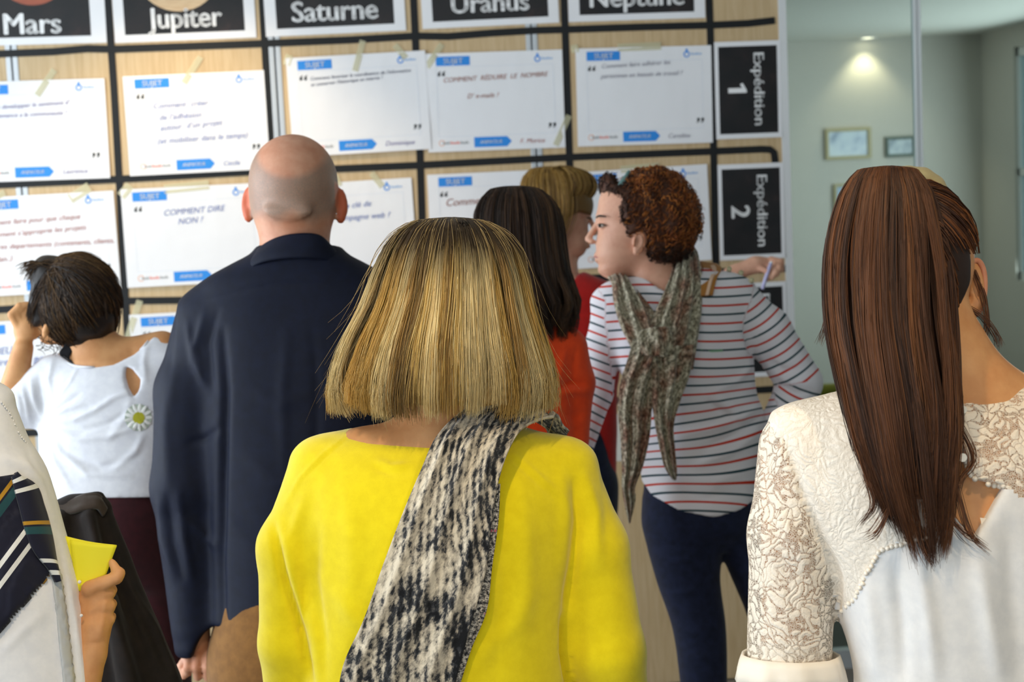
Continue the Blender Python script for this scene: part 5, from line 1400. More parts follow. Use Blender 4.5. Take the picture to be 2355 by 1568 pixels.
    sel = t.ramp(n2, [(0.45, (0, 0, 0)), (0.6, (1, 1, 1))]); t.l(t.mix(sel, g1, g2), t.b.inputs['Base Color']); t.b.inputs['Sheen Weight'].default_value = 0.3
    up = lambda R: [((a[0], a[1], a[2]+24*min(1, max(0, (a[1]-610)/60))), (b[0], b[1], b[2]+24*min(1, max(0, (b[1]-610)/60)))) for a, b in R]
    B = [((1540, 600, -55), (1596, 566, -75)), ((1548, 606, 20), (1606, 584, -5)), ((1536, 648, 60), (1614, 640, 42)), ((1512, 705, 92), (1614, 712, 74)), ((1488, 765, 116), (1604, 785, 98)), ((1472, 815, 124), (1594, 850, 108))]
    recalc(ribbon(p, 'scarf', pcr(up(B)), SC, 44, 60, 4.5, 5, 6, None, None, 2, 12))
    B = [((1396, 628, 0), (1432, 630, -40)), ((1408, 648, 42), (1462, 664, 40)), ((1412, 690, 72), (1504, 716, 78)), ((1428, 750, 102), (1530, 766, 110)), ((1452, 800, 120), (1536, 806, 128))]
    recalc(ribbon(p, 'scarf_loop', pcr(up(B)), SC, 36, 44, 3.5, 5, 6, None, None, 5, 10))
    B = [((1456, 780, 124), (1540, 776, 128)), ((1442, 830, 128), (1522, 830, 132)), ((1426, 880, 124), (1508, 880, 130)), ((1421, 940, 120), (1500, 935, 126)), ((1427, 1015, 116), (1494, 1005, 120)), ((1430, 1085, 110), (1478, 1075, 114)), ((1431, 1130, 106), (1460, 1128, 108)), ((1434, 1150, 104), (1462, 1140, 106)), ((1446, 1202, 100), (1450, 1202, 100))]
    recalc(ribbon(p, 'scarf_tail', pcr(up(B)), SC, 34, 70, 2.6, 6, 5, None, None, 7, 8))
    B = [((1486, 800, 132), (1596, 792, 116)), ((1498, 860, 132), (1586, 862, 120)), ((1500, 920, 130), (1566, 918, 122)), ((1508, 980, 128), (1550, 976, 124)), ((1520, 1040, 124), (1553, 1036, 122)), ((1534, 1085, 120), (1557, 1085, 120)), ((1548, 1104, 118), (1556, 1102, 118))]
    recalc(ribbon(p, 'scarf_tail', pcr(up(B)), SC, 34, 60, 2.4, 6, 5, None, None, 9, 8))
    B = [((1470, 760, 134), (1540, 752, 132)), ((1466, 785, 144), (1548, 782, 140)), ((1474, 815, 140), (1545, 820, 136))]
    recalc(ribbon(p, 'scarf_knot', pcr(up(B)), SC, 24, 20, 2.0, 4, 8, None, None, 3, 12))
    # jeans
    f = Field((1440, 1080, -130), (1960, 1990, 140), 7)
    fl0 = p.drop((1620, 1500, 0), 0.09); fr0 = p.drop((1840, 1500, -20), 0.09)
    f.add(loft([(1090, 1606, 0, 122, 84), (1150, 1606, 0, 127, 88), (1215, 1606, 0, 124, 88), (1262, 1606, -5, 96, 60)], 2.3), 0)
    f.add(loft([(1150, 1560, 0, 74, 74), (1225, 1572, 0, 88, 84), (1330, 1582, 0, 74, 74), (1440, 1607, 0, 62, 64), (1568, 1618, 0, 54, 56), (1760, 1624, -5, 44, 50), (fl0[1], fl0[0], fl0[2], 36, 42)], 2.1), 18)
    f.add(cone((1690, 1195, -5), (1775, 1400, -12), 60, 56), 14); f.add(cone((1775, 1400, -12), (1830, 1620, -20), 56, 46), 8); f.add(cone((1830, 1620, -20), fr0, 46, 36), 8)
    fl = [([(1490, 1235), (1540, 1242), (1590, 1245)], 2.5, 5), ([(1500, 1280), (1560, 1290), (1620, 1285)], 2.5, 5), ([(1530, 1365), (1580, 1362), (1640, 1345)], 2.5, 5), ([(1545, 1452), (1600, 1455), (1650, 1440)], 2.5, 5), ([(1560, 1510), (1610, 1515), (1660, 1500)], 2.5, 6), ([(1600, 1160), (1640, 1200), (1662, 1240)], -4, 6)]
    p.field('jeans', f, DENIM_DARK, 1, fl)
    for q in (fl0, fr0):
        w0 = p.w(q); w0[2] = 0; mb = MB(); n = 16; v = []
        prof = [(0.0, 1.0, 0.0), (0.012, 1.02, 0.0), (0.03, 0.98, 0.0), (0.05, 0.86, 0.015), (0.07, 0.62, 0.045), (0.1, 0.42, 0.072)]
        for zz, k, b in prof:
            for i in range(n):
                tt = 2*math.pi*i/n; v.append(w0+V3(0.045*min(1, k*1.1)*math.sin(tt), -0.05+b-0.12*k*math.cos(tt), zz))
        fc = [(r_*n+i, r_*n+(i+1) % n, (r_+1)*n+(i+1) % n, (r_+1)*n+i) for r_ in range(len(prof)-1) for i in range(n)]+[tuple(range(n)), tuple((len(prof)-1)*n+i for i in range(n))]
        mesh_obj('shoe', v, fc, SHOE, p.t, True, origin=p.base)
    return p
striped_woman()
# ---------------------------------------------------------------- woman in the white T-shirt, hand at her face
def tshirt_woman():
    p = Person(3.2, (270, 1000), 'person with short dark hair in a white keyhole-back T-shirt, hand raised to the face')
    S = p.s
    f = Field((-40, 575, -150), (520, 1330, 160), 8, ((0, 20, 110, 3), (1, 690, 800, 3), (2, -30, 60, 4)))
    head(f, (165, 688, -10), (80, 98, 92), (235, 850, 0), 50, 14, (-0.9, 0.15, -0.45))
    f.add(ell((124, 758, 60), (9, 20, 12), 0.3), 4)
    f.add(cone((205, 755, 5), (238, 850, 0), 52, 60), 20)
    f.add(ell((265, 846, -4), (128, 42, 54), 0.0), 40); f.add(cone((250, 830, 5), (372, 800, -5), 44, 40), 30)
    f.add(loft([(840, 262, 0, 120, 60), (900, 262, 0, 140, 80), (1100, 262, 0, 140, 90), (1250, 265, 0, 135, 90)], 2.2), 30)
    # raised left arm and hand
    f.add(cone((120, 870, 10), (30, 930, 25), 42, 36), 18); f.add(cone((30, 930, 25), (58, 800, 15), 35, 23), 8)
    f.add(ell((62, 757, 12), (27, 34, 18), 0.15), 10)
    for kx, ky, mx, my, tx, ty, r in ((34, 724, 52, 704, 78, 700, 9.5), (46, 722, 64, 702, 86, 702, 9.5), (60, 724, 76, 706, 92, 712, 9), (72, 732, 86, 716, 98, 724, 8)):
        z = 22-(kx-34)*0.35
        f.add(cone((kx+14, ky+28, z-4), (kx, ky, z+2), 10, r), 3); f.add(cone((kx, ky, z+2), (mx, my, z), r, r-1), 2); f.add(cone((mx, my, z), (tx, ty, z-6), r-1, r-2.5), 2)
    f.add(cone((80, 770, 4), (98, 738, 2), 11, 8), 4)
    # hanging right arm
    f.add(cone((395, 840, -5), (430, 1030, -5), 38, 34), 20); f.add(cone((430, 1030, -5), (440, 1190, -40), 32, 22), 10); f.add(ell((440, 1225, -45), (20, 32, 15)), 8)
    for q in range(4): f.add(cone((428+q*8, 1245, -45), (427+q*8, 1282-3*abs(q-1), -50), 7, 5.5), 2)
    p.field('body', f, SK_TAN, 1, [([(300, 790), (310, 830), (305, 900)], -2, 8)])
    # T-shirt
    WT = cloth('white_jersey', '#e9e9ee', '#dfdfe6', 0.8, 1500, 0.18, 0.15)
    f = Field((-20, 745, -165), (520, 1215, 175), 4.5)
    f.add(loft([(786, 345, -8, 60, 34), (806, 300, -6, 128, 52), (840, 268, -2, 162, 74), (880, 264, 0, 168, 94), (940, 262, 0, 170, 106), (1000, 262, 2, 168, 114), (1080, 262, 2, 166, 124), (1195, 262, 0, 172, 136)], 2.25), 0)
    f.add(cone((352, 806, -6), (402, 850, -5), 42, 50), 30); f.add(cone((402, 850, -5), (428, 960, -5), 50, 50), 14)
    f.add(cone((128, 862, 6), (62, 930, 22), 46, 55), 24)
    # sleeve opening and hem
    f.add(prism([(-60, 800), (58, 868), (24, 905), (44, 992), (30, 1020), (-80, 1020)], -300, 300, 20), 3, 's')
    f.add(prism([(60, 1050), (93, 1072), (128, 1150), (150, 1178), (182, 1166), (218, 1142), (290, 1142), (480, 1144), (480, 1300), (60, 1300)], -300, 300, 100), 3, 's')
    # neckline and keyhole
    f.add(prism([(120, 760), (128, 812), (166, 837), (215, 842), (262, 838), (305, 816), (334, 788), (352, 764), (352, 700), (120, 700)], -20, 300, 60), 4, 's')
    f.add(ell((225, 790, -60), (120, 60, 90)), 4, 's')
    f.add(prism([(284, 842), (300, 850), (320, 872), (319, 895), (312, 909), (304, 912), (292, 892), (283, 865)], 20, 300, 90), 3, 's')
    fl = [([(110, 970), (170, 965), (215, 945), (260, 915), (300, 900)], 5, 6), ([(110, 975), (190, 990), (250, 975), (300, 940)], -4, 6), ([(112, 985), (180, 1010), (250, 1005), (330, 975)], 5, 7), ([(112, 990), (150, 1040), (230, 1075), (320, 1050)], -4, 7),
          ([(112, 985), (140, 1040), (200, 1090), (300, 1095)], 5, 7), ([(106, 985), (125, 1060), (160, 1120)], 5, 7), ([(100, 990), (115, 1060), (135, 1120)], -4, 5), ([(115, 960), (150, 940), (190, 930)], 5, 6), ([(120, 955), (150, 930), (185, 905)], -4, 5),
          ([(70, 870), (78, 920), (98, 965)], 5, 6), ([(50, 890), (60, 930), (70, 980)], 4, 5), ([(90, 860), (92, 910), (102, 960)], -5, 6), ([(120, 830), (112, 870), (118, 920)], 4, 6), ([(40, 905), (50, 950)], 3, 5),
          ([(100, 968), (108, 972), (116, 976)], -10, 8), ([(180, 840), (160, 880), (140, 905)], 2, 3), ([(300, 915), (290, 960), (250, 1010)], 3, 9), ([(330, 1000), (310, 1040), (260, 1080)], 4, 8), ([(340, 780), (330, 830), (335, 880)], 3, 7)]
    o, P, F = p.field('t_shirt', f, WT, 2, fl, (1.2, 0.05, 3))
    # neckline hem cord
    x, y = seen(P); z = P[:, 2]
    def surf(X, Y): return z[np.argmin((x-X)**2+(y-Y)**2+np.where(z > -40, 0, 1e9))]
    def cord(name, pts, r, m, lift=1.5):
        A = np.array([pc(a, b, surf(a, b)+lift) for a, b in pts]); q = np.stack(_spl(np.column_stack([np.arange(len(A)), A]), np.linspace(0, len(A)-1, 50)), 1)
        mb = MB().tube([p.w(v) for v in q], r/S, 6); mesh_obj(name, mb.v, mb.f, m, p.t, True, origin=p.base)
    cord('neckline_hem', [(130, 814), (166, 839), (215, 844), (262, 841), (306, 819), (335, 791), (352, 768)], 2.6, WT)
    # printed daisy: white petals, yellow heart
    def disc(name, cx, cy, r, m, n=20, sq=1.0, rot=0, lift=1.5):
        v = [pc(cx, cy, surf(cx, cy)+lift+1.0)]
        for k in range(n):
            a = 2*math.pi*k/n; dx, dy = r*math.cos(a), r*sq*math.sin(a); X = cx+dx*math.cos(rot)-dy*math.sin(rot); Y = cy+dx*math.sin(rot)+dy*math.cos(rot)
            v.append(pc(X, Y, surf(X, Y)+lift))
        mesh_obj(name, [p.w(q) for q in v], [(0, 1+k, 1+(k+1) % n) for k in range(n)], m, p.t, True, origin=p.base)
    PET = mat('daisy_petal_print', '#f4f4ee', 0.8); HEART = mat('daisy_heart_print', '#b5b02c', 0.8); GRN = mat('daisy_shade_print', '#b9c4b4', 0.8)
    disc('daisy_shade', 318, 960, 31, GRN, 22, 1, 0, 1.2)
    for k in range(13):
        a = 2*math.pi*k/13; disc('daisy_petal', 318+21*math.cos(a), 960+21*math.sin(a), 12, PET, 10, 0.36, a, 2.0)
    disc('daisy_heart', 319, 961, 14, HEART, 18, 1, 0, 2.8)
    # black strap under the neckline
    B = [((150, 790, 46), (172, 800, 46)), ((136, 812, 52), (160, 822, 54)), ((150, 822, 58), (172, 838, 60)), ((160, 835, 52), (178, 846, 55))]
    recalc(ribbon(p, 'black_strap', pcr(B), cloth('black_cotton', '#16161a'), 6, 16, 0.5, 0.3, 4))
    p.legs((268, 1225, 0), 146, cloth('burgundy_trousers', '#3c1218', '#300d13', 0.85), SHOE, 0.5, 1122)
    # hair
    HC = ['#2a1d14', '#3a2818', '#1d140f', '#4d361f', '#5f4526']
    f = Field((50, 570, -130), (290, 825, 130), 5)
    f.add(ell((178, 690, -5), (92, 100, 104)), 0); f.add(ell((205, 735, 5), (66, 66, 86)), 20); f.add(ell((115, 632, -10), (46, 46, 74)), 16); f.add(ell((100, 700, -10), (30, 72, 70)), 14); f.add(ell((192, 785, 8), (40, 24, 56)), 12)
    f.add(prism([(100, 745), (118, 738), (128, 775), (150, 800), (150, 830), (60, 830), (60, 772)], -200, 200), 4, 's')
    p.field('hair', f, mat('dark_hair_core', '#1c1410', 0.5), 1, (), (4, 0.1, 2))
    r = np.random.default_rng(4); n = 2600; K = 12
    cen = V3(180, 690, -5); R = V3(97, 106, 110)
    crown = V3(150, 612, 45)
    th = r.uniform(0, 2*math.pi, n); ph = r.uniform(-0.2, 1.0, n)
    end = np.stack([cen[0]+R[0]*np.cos(th), cen[1]+R[1]*np.sin(th)*1.04, cen[2]+R[2]*ph*0.85], 1)
    t = np.linspace(0, 1, K)[None, :, None]
    stt = crown+r.normal(size=(n, 1, 3))*V3(16, 12, 16)
    pts = stt*(1-t)+end[:, None, :]*t
    d = (pts-cen)/R; L = np.linalg.norm(d, axis=2, keepdims=True)
    bump = 1.0+0.03*np.sin(th*9)[:, None, None]*t+0.02*r.normal(size=(n, 1, 1))
    pts = cen+d/L*R*bump
    # the fringe falls left, the nape comes down
    left = (end[:, 0] < 130)[:, None, None]; pts = pts+left*np.array([-14, 26, 0])*t**2
    nape = (end[:, 1] > 760)[:, None, None]; pts = pts+nape*np.array([10, 12, 0])*t**2
    ok = ~inpoly(pts[:, -1, 0], pts[:, -1, 1], [(98, 742), (120, 735), (132, 778), (152, 805), (150, 860), (50, 860), (60, 780)])
    pts = pts[ok]
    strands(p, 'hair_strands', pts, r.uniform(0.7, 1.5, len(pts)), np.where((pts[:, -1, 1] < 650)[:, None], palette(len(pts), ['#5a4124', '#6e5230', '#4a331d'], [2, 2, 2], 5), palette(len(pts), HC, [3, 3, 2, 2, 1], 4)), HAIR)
    # tuft standing up over the brow
    n = 420; a = r.uniform(-0.6, 0.6, n); b0 = np.stack([r.uniform(95, 150, n), r.uniform(605, 625, n), r.uniform(-40, 60, n)], 1)
    K = 10; t = np.linspace(0, 1, K)[None, :, None]
    tuft = b0[:, None, :]+t*np.stack([-30+20*a, -26+8*a, 5*a], 1)[:, None, :]+(t**2)*np.stack([-8+6*a, 46+24*a, 0*a], 1)[:, None, :]+(t*(1-t))*r.normal(size=(n, 1, 3))*6
    strands(p, 'fringe', tuft, r.uniform(0.6, 1.3, n), palette(n, ['#3a2818', '#5a4226', '#4d361f', '#2a1d14'], [2, 2, 2, 1], 6), HAIR)
    # loose ringlets under the ear
    W = []
    for q in range(26):
        x0, y0 = r.uniform(100, 150), r.uniform(752, 790); K = 16; tt = np.linspace(0, 1, K); w = r.uniform(4, 8); R0 = r.uniform(5, 11)
        W.append(np.stack([x0+R0*np.cos(w*tt+q)+10*tt, y0+28*tt+R0*0.7*np.sin(w*tt+q), 50+6*np.sin(3*tt+q)], 1))
    strands(p, 'ringlets', np.array(W), np.full(len(W), 0.8), palette(len(W), HC, [2, 2, 2, 1, 0], 9), HAIR)['kind'] = 'stuff'
    return p
tshirt_woman()

# ---------------------------------------------------------------- woman with long dark hair, orange top
def orange_woman():
    p = Person(3.1, (1160, 1000), 'person with long dark brown hair in an orange top, turned to the wall')
    S = p.s
    f = Field((930, 430, -140), (1420, 1330, 140), 8)
    head(f, (1188, 530, -8), (84, 104, 96), (1178, 730, 0), 52, 14, (0.35, 0, -0.9))
    f.add(loft([(730, 1170, 0, 90, 50), (790, 1160, 0, 150, 78), (950, 1160, 0, 145, 90), (1250, 1160, 0, 135, 88)], 2.2), 30)
    for sg, A, B, C2 in ((1, (1318, 815, -5), (1322, 1000, -5), (1320, 1160, -70)), (-1, (1005, 815, -5), (995, 1000, -5), (1010, 1160, -70))):
        f.add(cone(A, B, 36, 33), 16); f.add(cone(B, C2, 31, 21), 8); h = V3(*C2); f.add(ell(h+V3(0, 26, -14), (20, 32, 16)), 8)
        for q in range(4): f.add(cone(h+V3(-12+8*q, 48, -14), h+V3(-12+8*q, 86-3*abs(q-1), -22), 7, 5.5), 2)
    p.field('body', f, SK_PINK, 1)
    OR = cloth('orange_knit', '#f04a12', '#e64310', 0.8, 1300, 0.25, 0.25)
    f = Field((920, 690, -160), (1430, 1320, 160), 6)
    f.add(loft([(712, 1180, -8, 70, 44), (735, 1172, -6, 118, 56), (770, 1166, -2, 158, 72), (820, 1164, 0, 170, 92), (950, 1162, 2, 166, 104), (1150, 1162, 0, 160, 104), (1310, 1162, 0, 165, 106)], 2.25), 0)
    f.add(cone((1306, 802, -4), (1322, 880, 0), 44, 47), 26); f.add(cone((1322, 880, 0), (1314, 1010, 0), 46, 40), 10); f.add(cone((1314, 1010, 0), (1318, 1120, -55), 40, 30), 8)
    f.add(cone((1020, 802, -4), (1000, 900, 0), 44, 46), 26); f.add(cone((1000, 900, 0), (1000, 1110, -40), 45, 30), 10)
    fl = [([(1285, 890), (1315, 880), (1350, 886)], -9, 8), ([(1280, 905), (1318, 900), (1352, 902)], 6, 8), ([(1300, 800), (1290, 850), (1280, 890)], 4, 8), ([(1330, 790), (1318, 840), (1320, 880)], -3, 7), ([(1285, 950), (1320, 960), (1350, 945)], -4, 9)]
    p.field('orange_top', f, OR, 2, fl, (1.2, 0.04, 3))
    p.legs((1160, 1340, 0), 150, cloth('black_trousers', '#1c1c20'), SHOE)
    st = [(428, 1185, 0, 10, 10), (432, 1185, 0, 40, 46), (446, 1186, 2, 66, 74), (475, 1188, 4, 88, 94), (520, 1190, 6, 98, 102), (580, 1194, 8, 102, 104), (640, 1204, 10, 104, 98), (700, 1222, 14, 104, 90), (745, 1232, 16, 94, 80), (778, 1240, 16, 78, 66)]
    f = Field((1070, 425, -120), (1340, 780, 140), 6); f.add(loft([(y, cx, cw, max(5, rx*0.93-3), max(5, rw*0.92-3)) for y, cx, cw, rx, rw in st[:-1]]), 0)
    p.field('hair', f, mat('espresso_hair_core', '#1b120d', 0.5), 1, (), (4, 0.09, 2))
    n = 2800
    pa = cap_hair(st, n, 16, 31, 0, 2*math.pi, 60, (0.88, 1.03), 0.25, 1, 0.04, 0.6)
    kx = np.linspace(0, 1, 16)[None, :]; wv = np.clip((kx-0.65)/0.35, 0, 1)
    lkp = (cap_hair.lock*1.7)[:, None]; pa[:, :, 0] += wv*12*np.sin(5.5*kx*math.pi+lkp); pa[:, :, 1] += wv*5*np.cos(5.5*kx*math.pi+lkp)
    strands(p, 'hair_strands', pa, RNG.uniform(0.7, 1.4, n), lock_cols(['#2b1c14', '#38251b', '#1f1510', '#4d3523', '#66482e'], [4, 4, 3, 3, 2], 3, 0.12, 0.5), HAIR)
    r = np.random.default_rng(1); W = []
    for q in range(60):
        x0 = r.uniform(1240, 1318); K = 16; tt = np.linspace(0, 1, K); R0 = r.uniform(10, 24); w = r.uniform(3, 5)
        W.append(np.stack([x0-20+R0*np.cos(w*tt), 700+60*tt+R0*0.6*np.sin(w*tt), 60+10*np.sin(2*tt+q)], 1))
    strands(p, 'curled_ends', np.array(W), r.uniform(0.7, 1.5, len(W)), palette(len(W), ['#251812', '#33211a', '#46301f'], [2, 2, 1], 9), HAIR)['kind'] = 'stuff'
    return p
orange_woman()

# ---------------------------------------------------------------- woman in red, pointing with a pen
def red_woman():
    p = Person(4.25, (1290, 900), 'person with a light brown bob and red top, pointing with a pen')
    S = p.s
    f = Field((1160, 380, -110), (1830, 1130, 110), 7, ((0, 1260, 1370, 3), (1, 460, 630, 3), (0, 1690, 1815, 3), (2, -60, 60, 4)))
    # face turned to the right, seen from the side
    fs = [(420, 1215, 1338, 44), (440, 1207, 1350, 54), (470, 1205, 1358, 58), (492, 1208, 1359, 58), (503, 1214, 1354, 56), (520, 1222, 1353, 54), (540, 1232, 1354, 50), (556, 1244, 1352, 46), (570, 1258, 1350, 40), (580, 1272, 1346, 33), (588, 1288, 1338, 24), (593, 1298, 1328, 12)]
    f.add(loft([(y, (a+b)/2, -10, (b-a)/2, w) for y, a, b, w in fs], 2.2), 0)
    f.add(ell((1275, 465, -10), (72, 72, 62)), 8)
    f.add(cone((1357, 500, -10), (1370, 532, -10), 5, 7), 5); f.add(ell((1368, 536, -10), (8, 6, 8)), 3); f.add(ell((1354, 556, -10), (6, 5, 13)), 3); f.add(ell((1353, 566, -10), (6, 5, 12)), 3)
    f.add(cone((1285, 555, -8), (1288, 650, -5), 40, 44), 12)
    f.add(loft([(640, 1290, 0, 70, 40), (690, 1290, 0, 125, 58), (850, 1290, 0, 120, 66), (1080, 1290, 0, 112, 66)], 2.2), 20)
    f.add(cone((1390, 690, -10), (1520, 745, -40), 32, 27), 14); f.add(cone((1520, 745, -40), (1700, 622, -55), 26, 17), 8)
    f.add(cone((1690, 628, -55), (1745, 606, -55), 18, 20), 8); f.add(ell((1755, 606, -55), (34, 19, 16), -0.1), 8)
    for a, b, c, r in (((1782, 594, -50), (1803, 600, -44), (1806, 620, -40), 8), ((1786, 602, -46), (1798, 612, -36), (1792, 632, -34), 8), ((1778, 612, -42), (1788, 624, -32), (1780, 640, -32), 7.5), ((1768, 618, -42), (1774, 632, -34), (1768, 644, -34), 7)):
        f.add(cone(a, b, r, r), 3); f.add(cone(b, c, r, r-2), 2)
    f.add(cone((1748, 612, -44), (1768, 622, -30), 8, 7), 3)
    f.add(cone((1195, 690, -5), (1190, 850, 0), 32, 28), 14); f.add(cone((1385, 700, 0), (1384, 860, 6), 30, 26), 14); f.add(cone((1384, 860, 6), (1362, 985, 10), 25, 17), 8)
    f.add(ell((1355, 1015, 12), (17, 30, 13)), 8)
    for q in range(4): f.add(cone((1344+q*7, 1034, 12), (1341+q*7, 1066-3*abs(q-1), 16), 6, 4.5), 2)
    f.add(cone((1190, 850, 0), (1200, 980, -20), 25, 17), 8); f.add(ell((1200, 1012, -22), (16, 28, 13)), 8)
    p.field('body', f, SK_PINK, 1)
    mb = MB().tube([p.w((1349, 503, 36)), p.w((1356, 504, 30)), p.w((1358, 507, 22))], 2.0/S, 6); mesh_obj('eyelashes', mb.v, mb.f, mat('dark_lash', '#2a1b14', 0.6), p.t, True, origin=p.base)
    RED = cloth('red_knit', '#c01a12', '#b0140e', 0.8, 1300, 0.25, 0.25)
    f = Field((1140, 610, -120), (1720, 1120, 110), 6)
    f.add(loft([(622, 1290, -6, 50, 34), (640, 1290, -4, 90, 44), (668, 1290, 0, 126, 56), (720, 1290, 0, 136, 68), (900, 1290, 0, 130, 76), (1110, 1290, 0, 128, 76)], 2.2), 0)
    f.add(cone((1385, 690, -8), (1520, 745, -40), 40, 36), 16); f.add(cone((1520, 745, -40), (1655, 650, -54), 34, 25), 8)
    f.add(cone((1200, 690, -4), (1190, 850, 0), 38, 34), 16); f.add(cone((1190, 850, 0), (1200, 960, -18), 33, 24), 8)
    f.add(cone((1380, 700, 0), (1384, 860, 6), 37, 34), 16); f.add(cone((1384, 860, 6), (1366, 968, 10), 33, 26), 8)
    f.add(cone((1288, 560, -6), (1288, 640, -4), 46, 50), 4, 's')
    p.field('red_top', f, RED, 2, (), (1.2, 0.05, 3))
    p.legs((1290, 1120, 0), 122, DENIM_DARK, SHOE)
    st = [(383, 1270, 0, 8, 8), (386, 1270, 0, 34, 36), (396, 1272, 0, 58, 60), (418, 1276, 0, 78, 76), (450, 1280, 0, 86, 82), (490, 1282, 0, 86, 82), (530, 1274, 0, 80, 78), (570, 1262, 0, 70, 72), (590, 1256, 0, 64, 66)]
    face = [(1380, 494), (1366, 497), (1330, 492), (1302, 506), (1288, 530), (1284, 570), (1290, 620), (1380, 640)]
    f = Field((1180, 378, -105), (1380, 600, 105), 5); f.add(loft([(y, cx, cw, max(4, rx*0.95-2), max(4, rw*0.95-2)) for y, cx, cw, rx, rw in st]), 0)
    f.add(prism(face, -300, 300), 4, 's')
    p.field('hair', f, mat('light_brown_hair_core', '#7a5c30', 0.6), 1, (), (3, 0.1, 2))
    n = 1500; pa = cap_hair(st, n, 12, 41, 0, 2*math.pi, 50, (0.9, 1.02), 0.1, 1, 0.03, 0.5)
    # stop strands where the face begins
    ok = ~inpoly(pa[:, -1, 0], pa[:, -1, 1], face); fr = pa[~ok].copy(); fr[:, :, 1] = 383+(fr[:, :, 1]-383)*0.52; fr[:, :, 0] += 0
    pa = np.concatenate([pa[ok], fr])
    strands(p, 'hair_strands', pa, RNG.uniform(0.6, 1.2, len(pa)), palette(len(pa), ['#a5803f', '#8a6a36', '#6b5029', '#b8944f'], [3, 3, 2, 1], 3), HAIR)
    # the pen in the pointing hand is a thing of its own
    a, b = p.w((1764, 642, -28)), p.w((1777, 604, -26)); a2 = p.w((1758, 664, -29))
    pen = thing('pen', a2, 'slim white pen held in the pointing hand beside the Expedition cards', 'pen')
    MB().tube([a2, a, b], 0.0048, 10).build('barrel', mat('pale_lilac_plastic', '#c9c6ee', 0.3), pen, True)
    MB().tube([b, b+(b-a)*0.12], [0.0048, 0.003], 10).build('pen_cap', mat('white_plastic', '#f0f0f4', 0.3), pen, True)
    return p
red_woman()
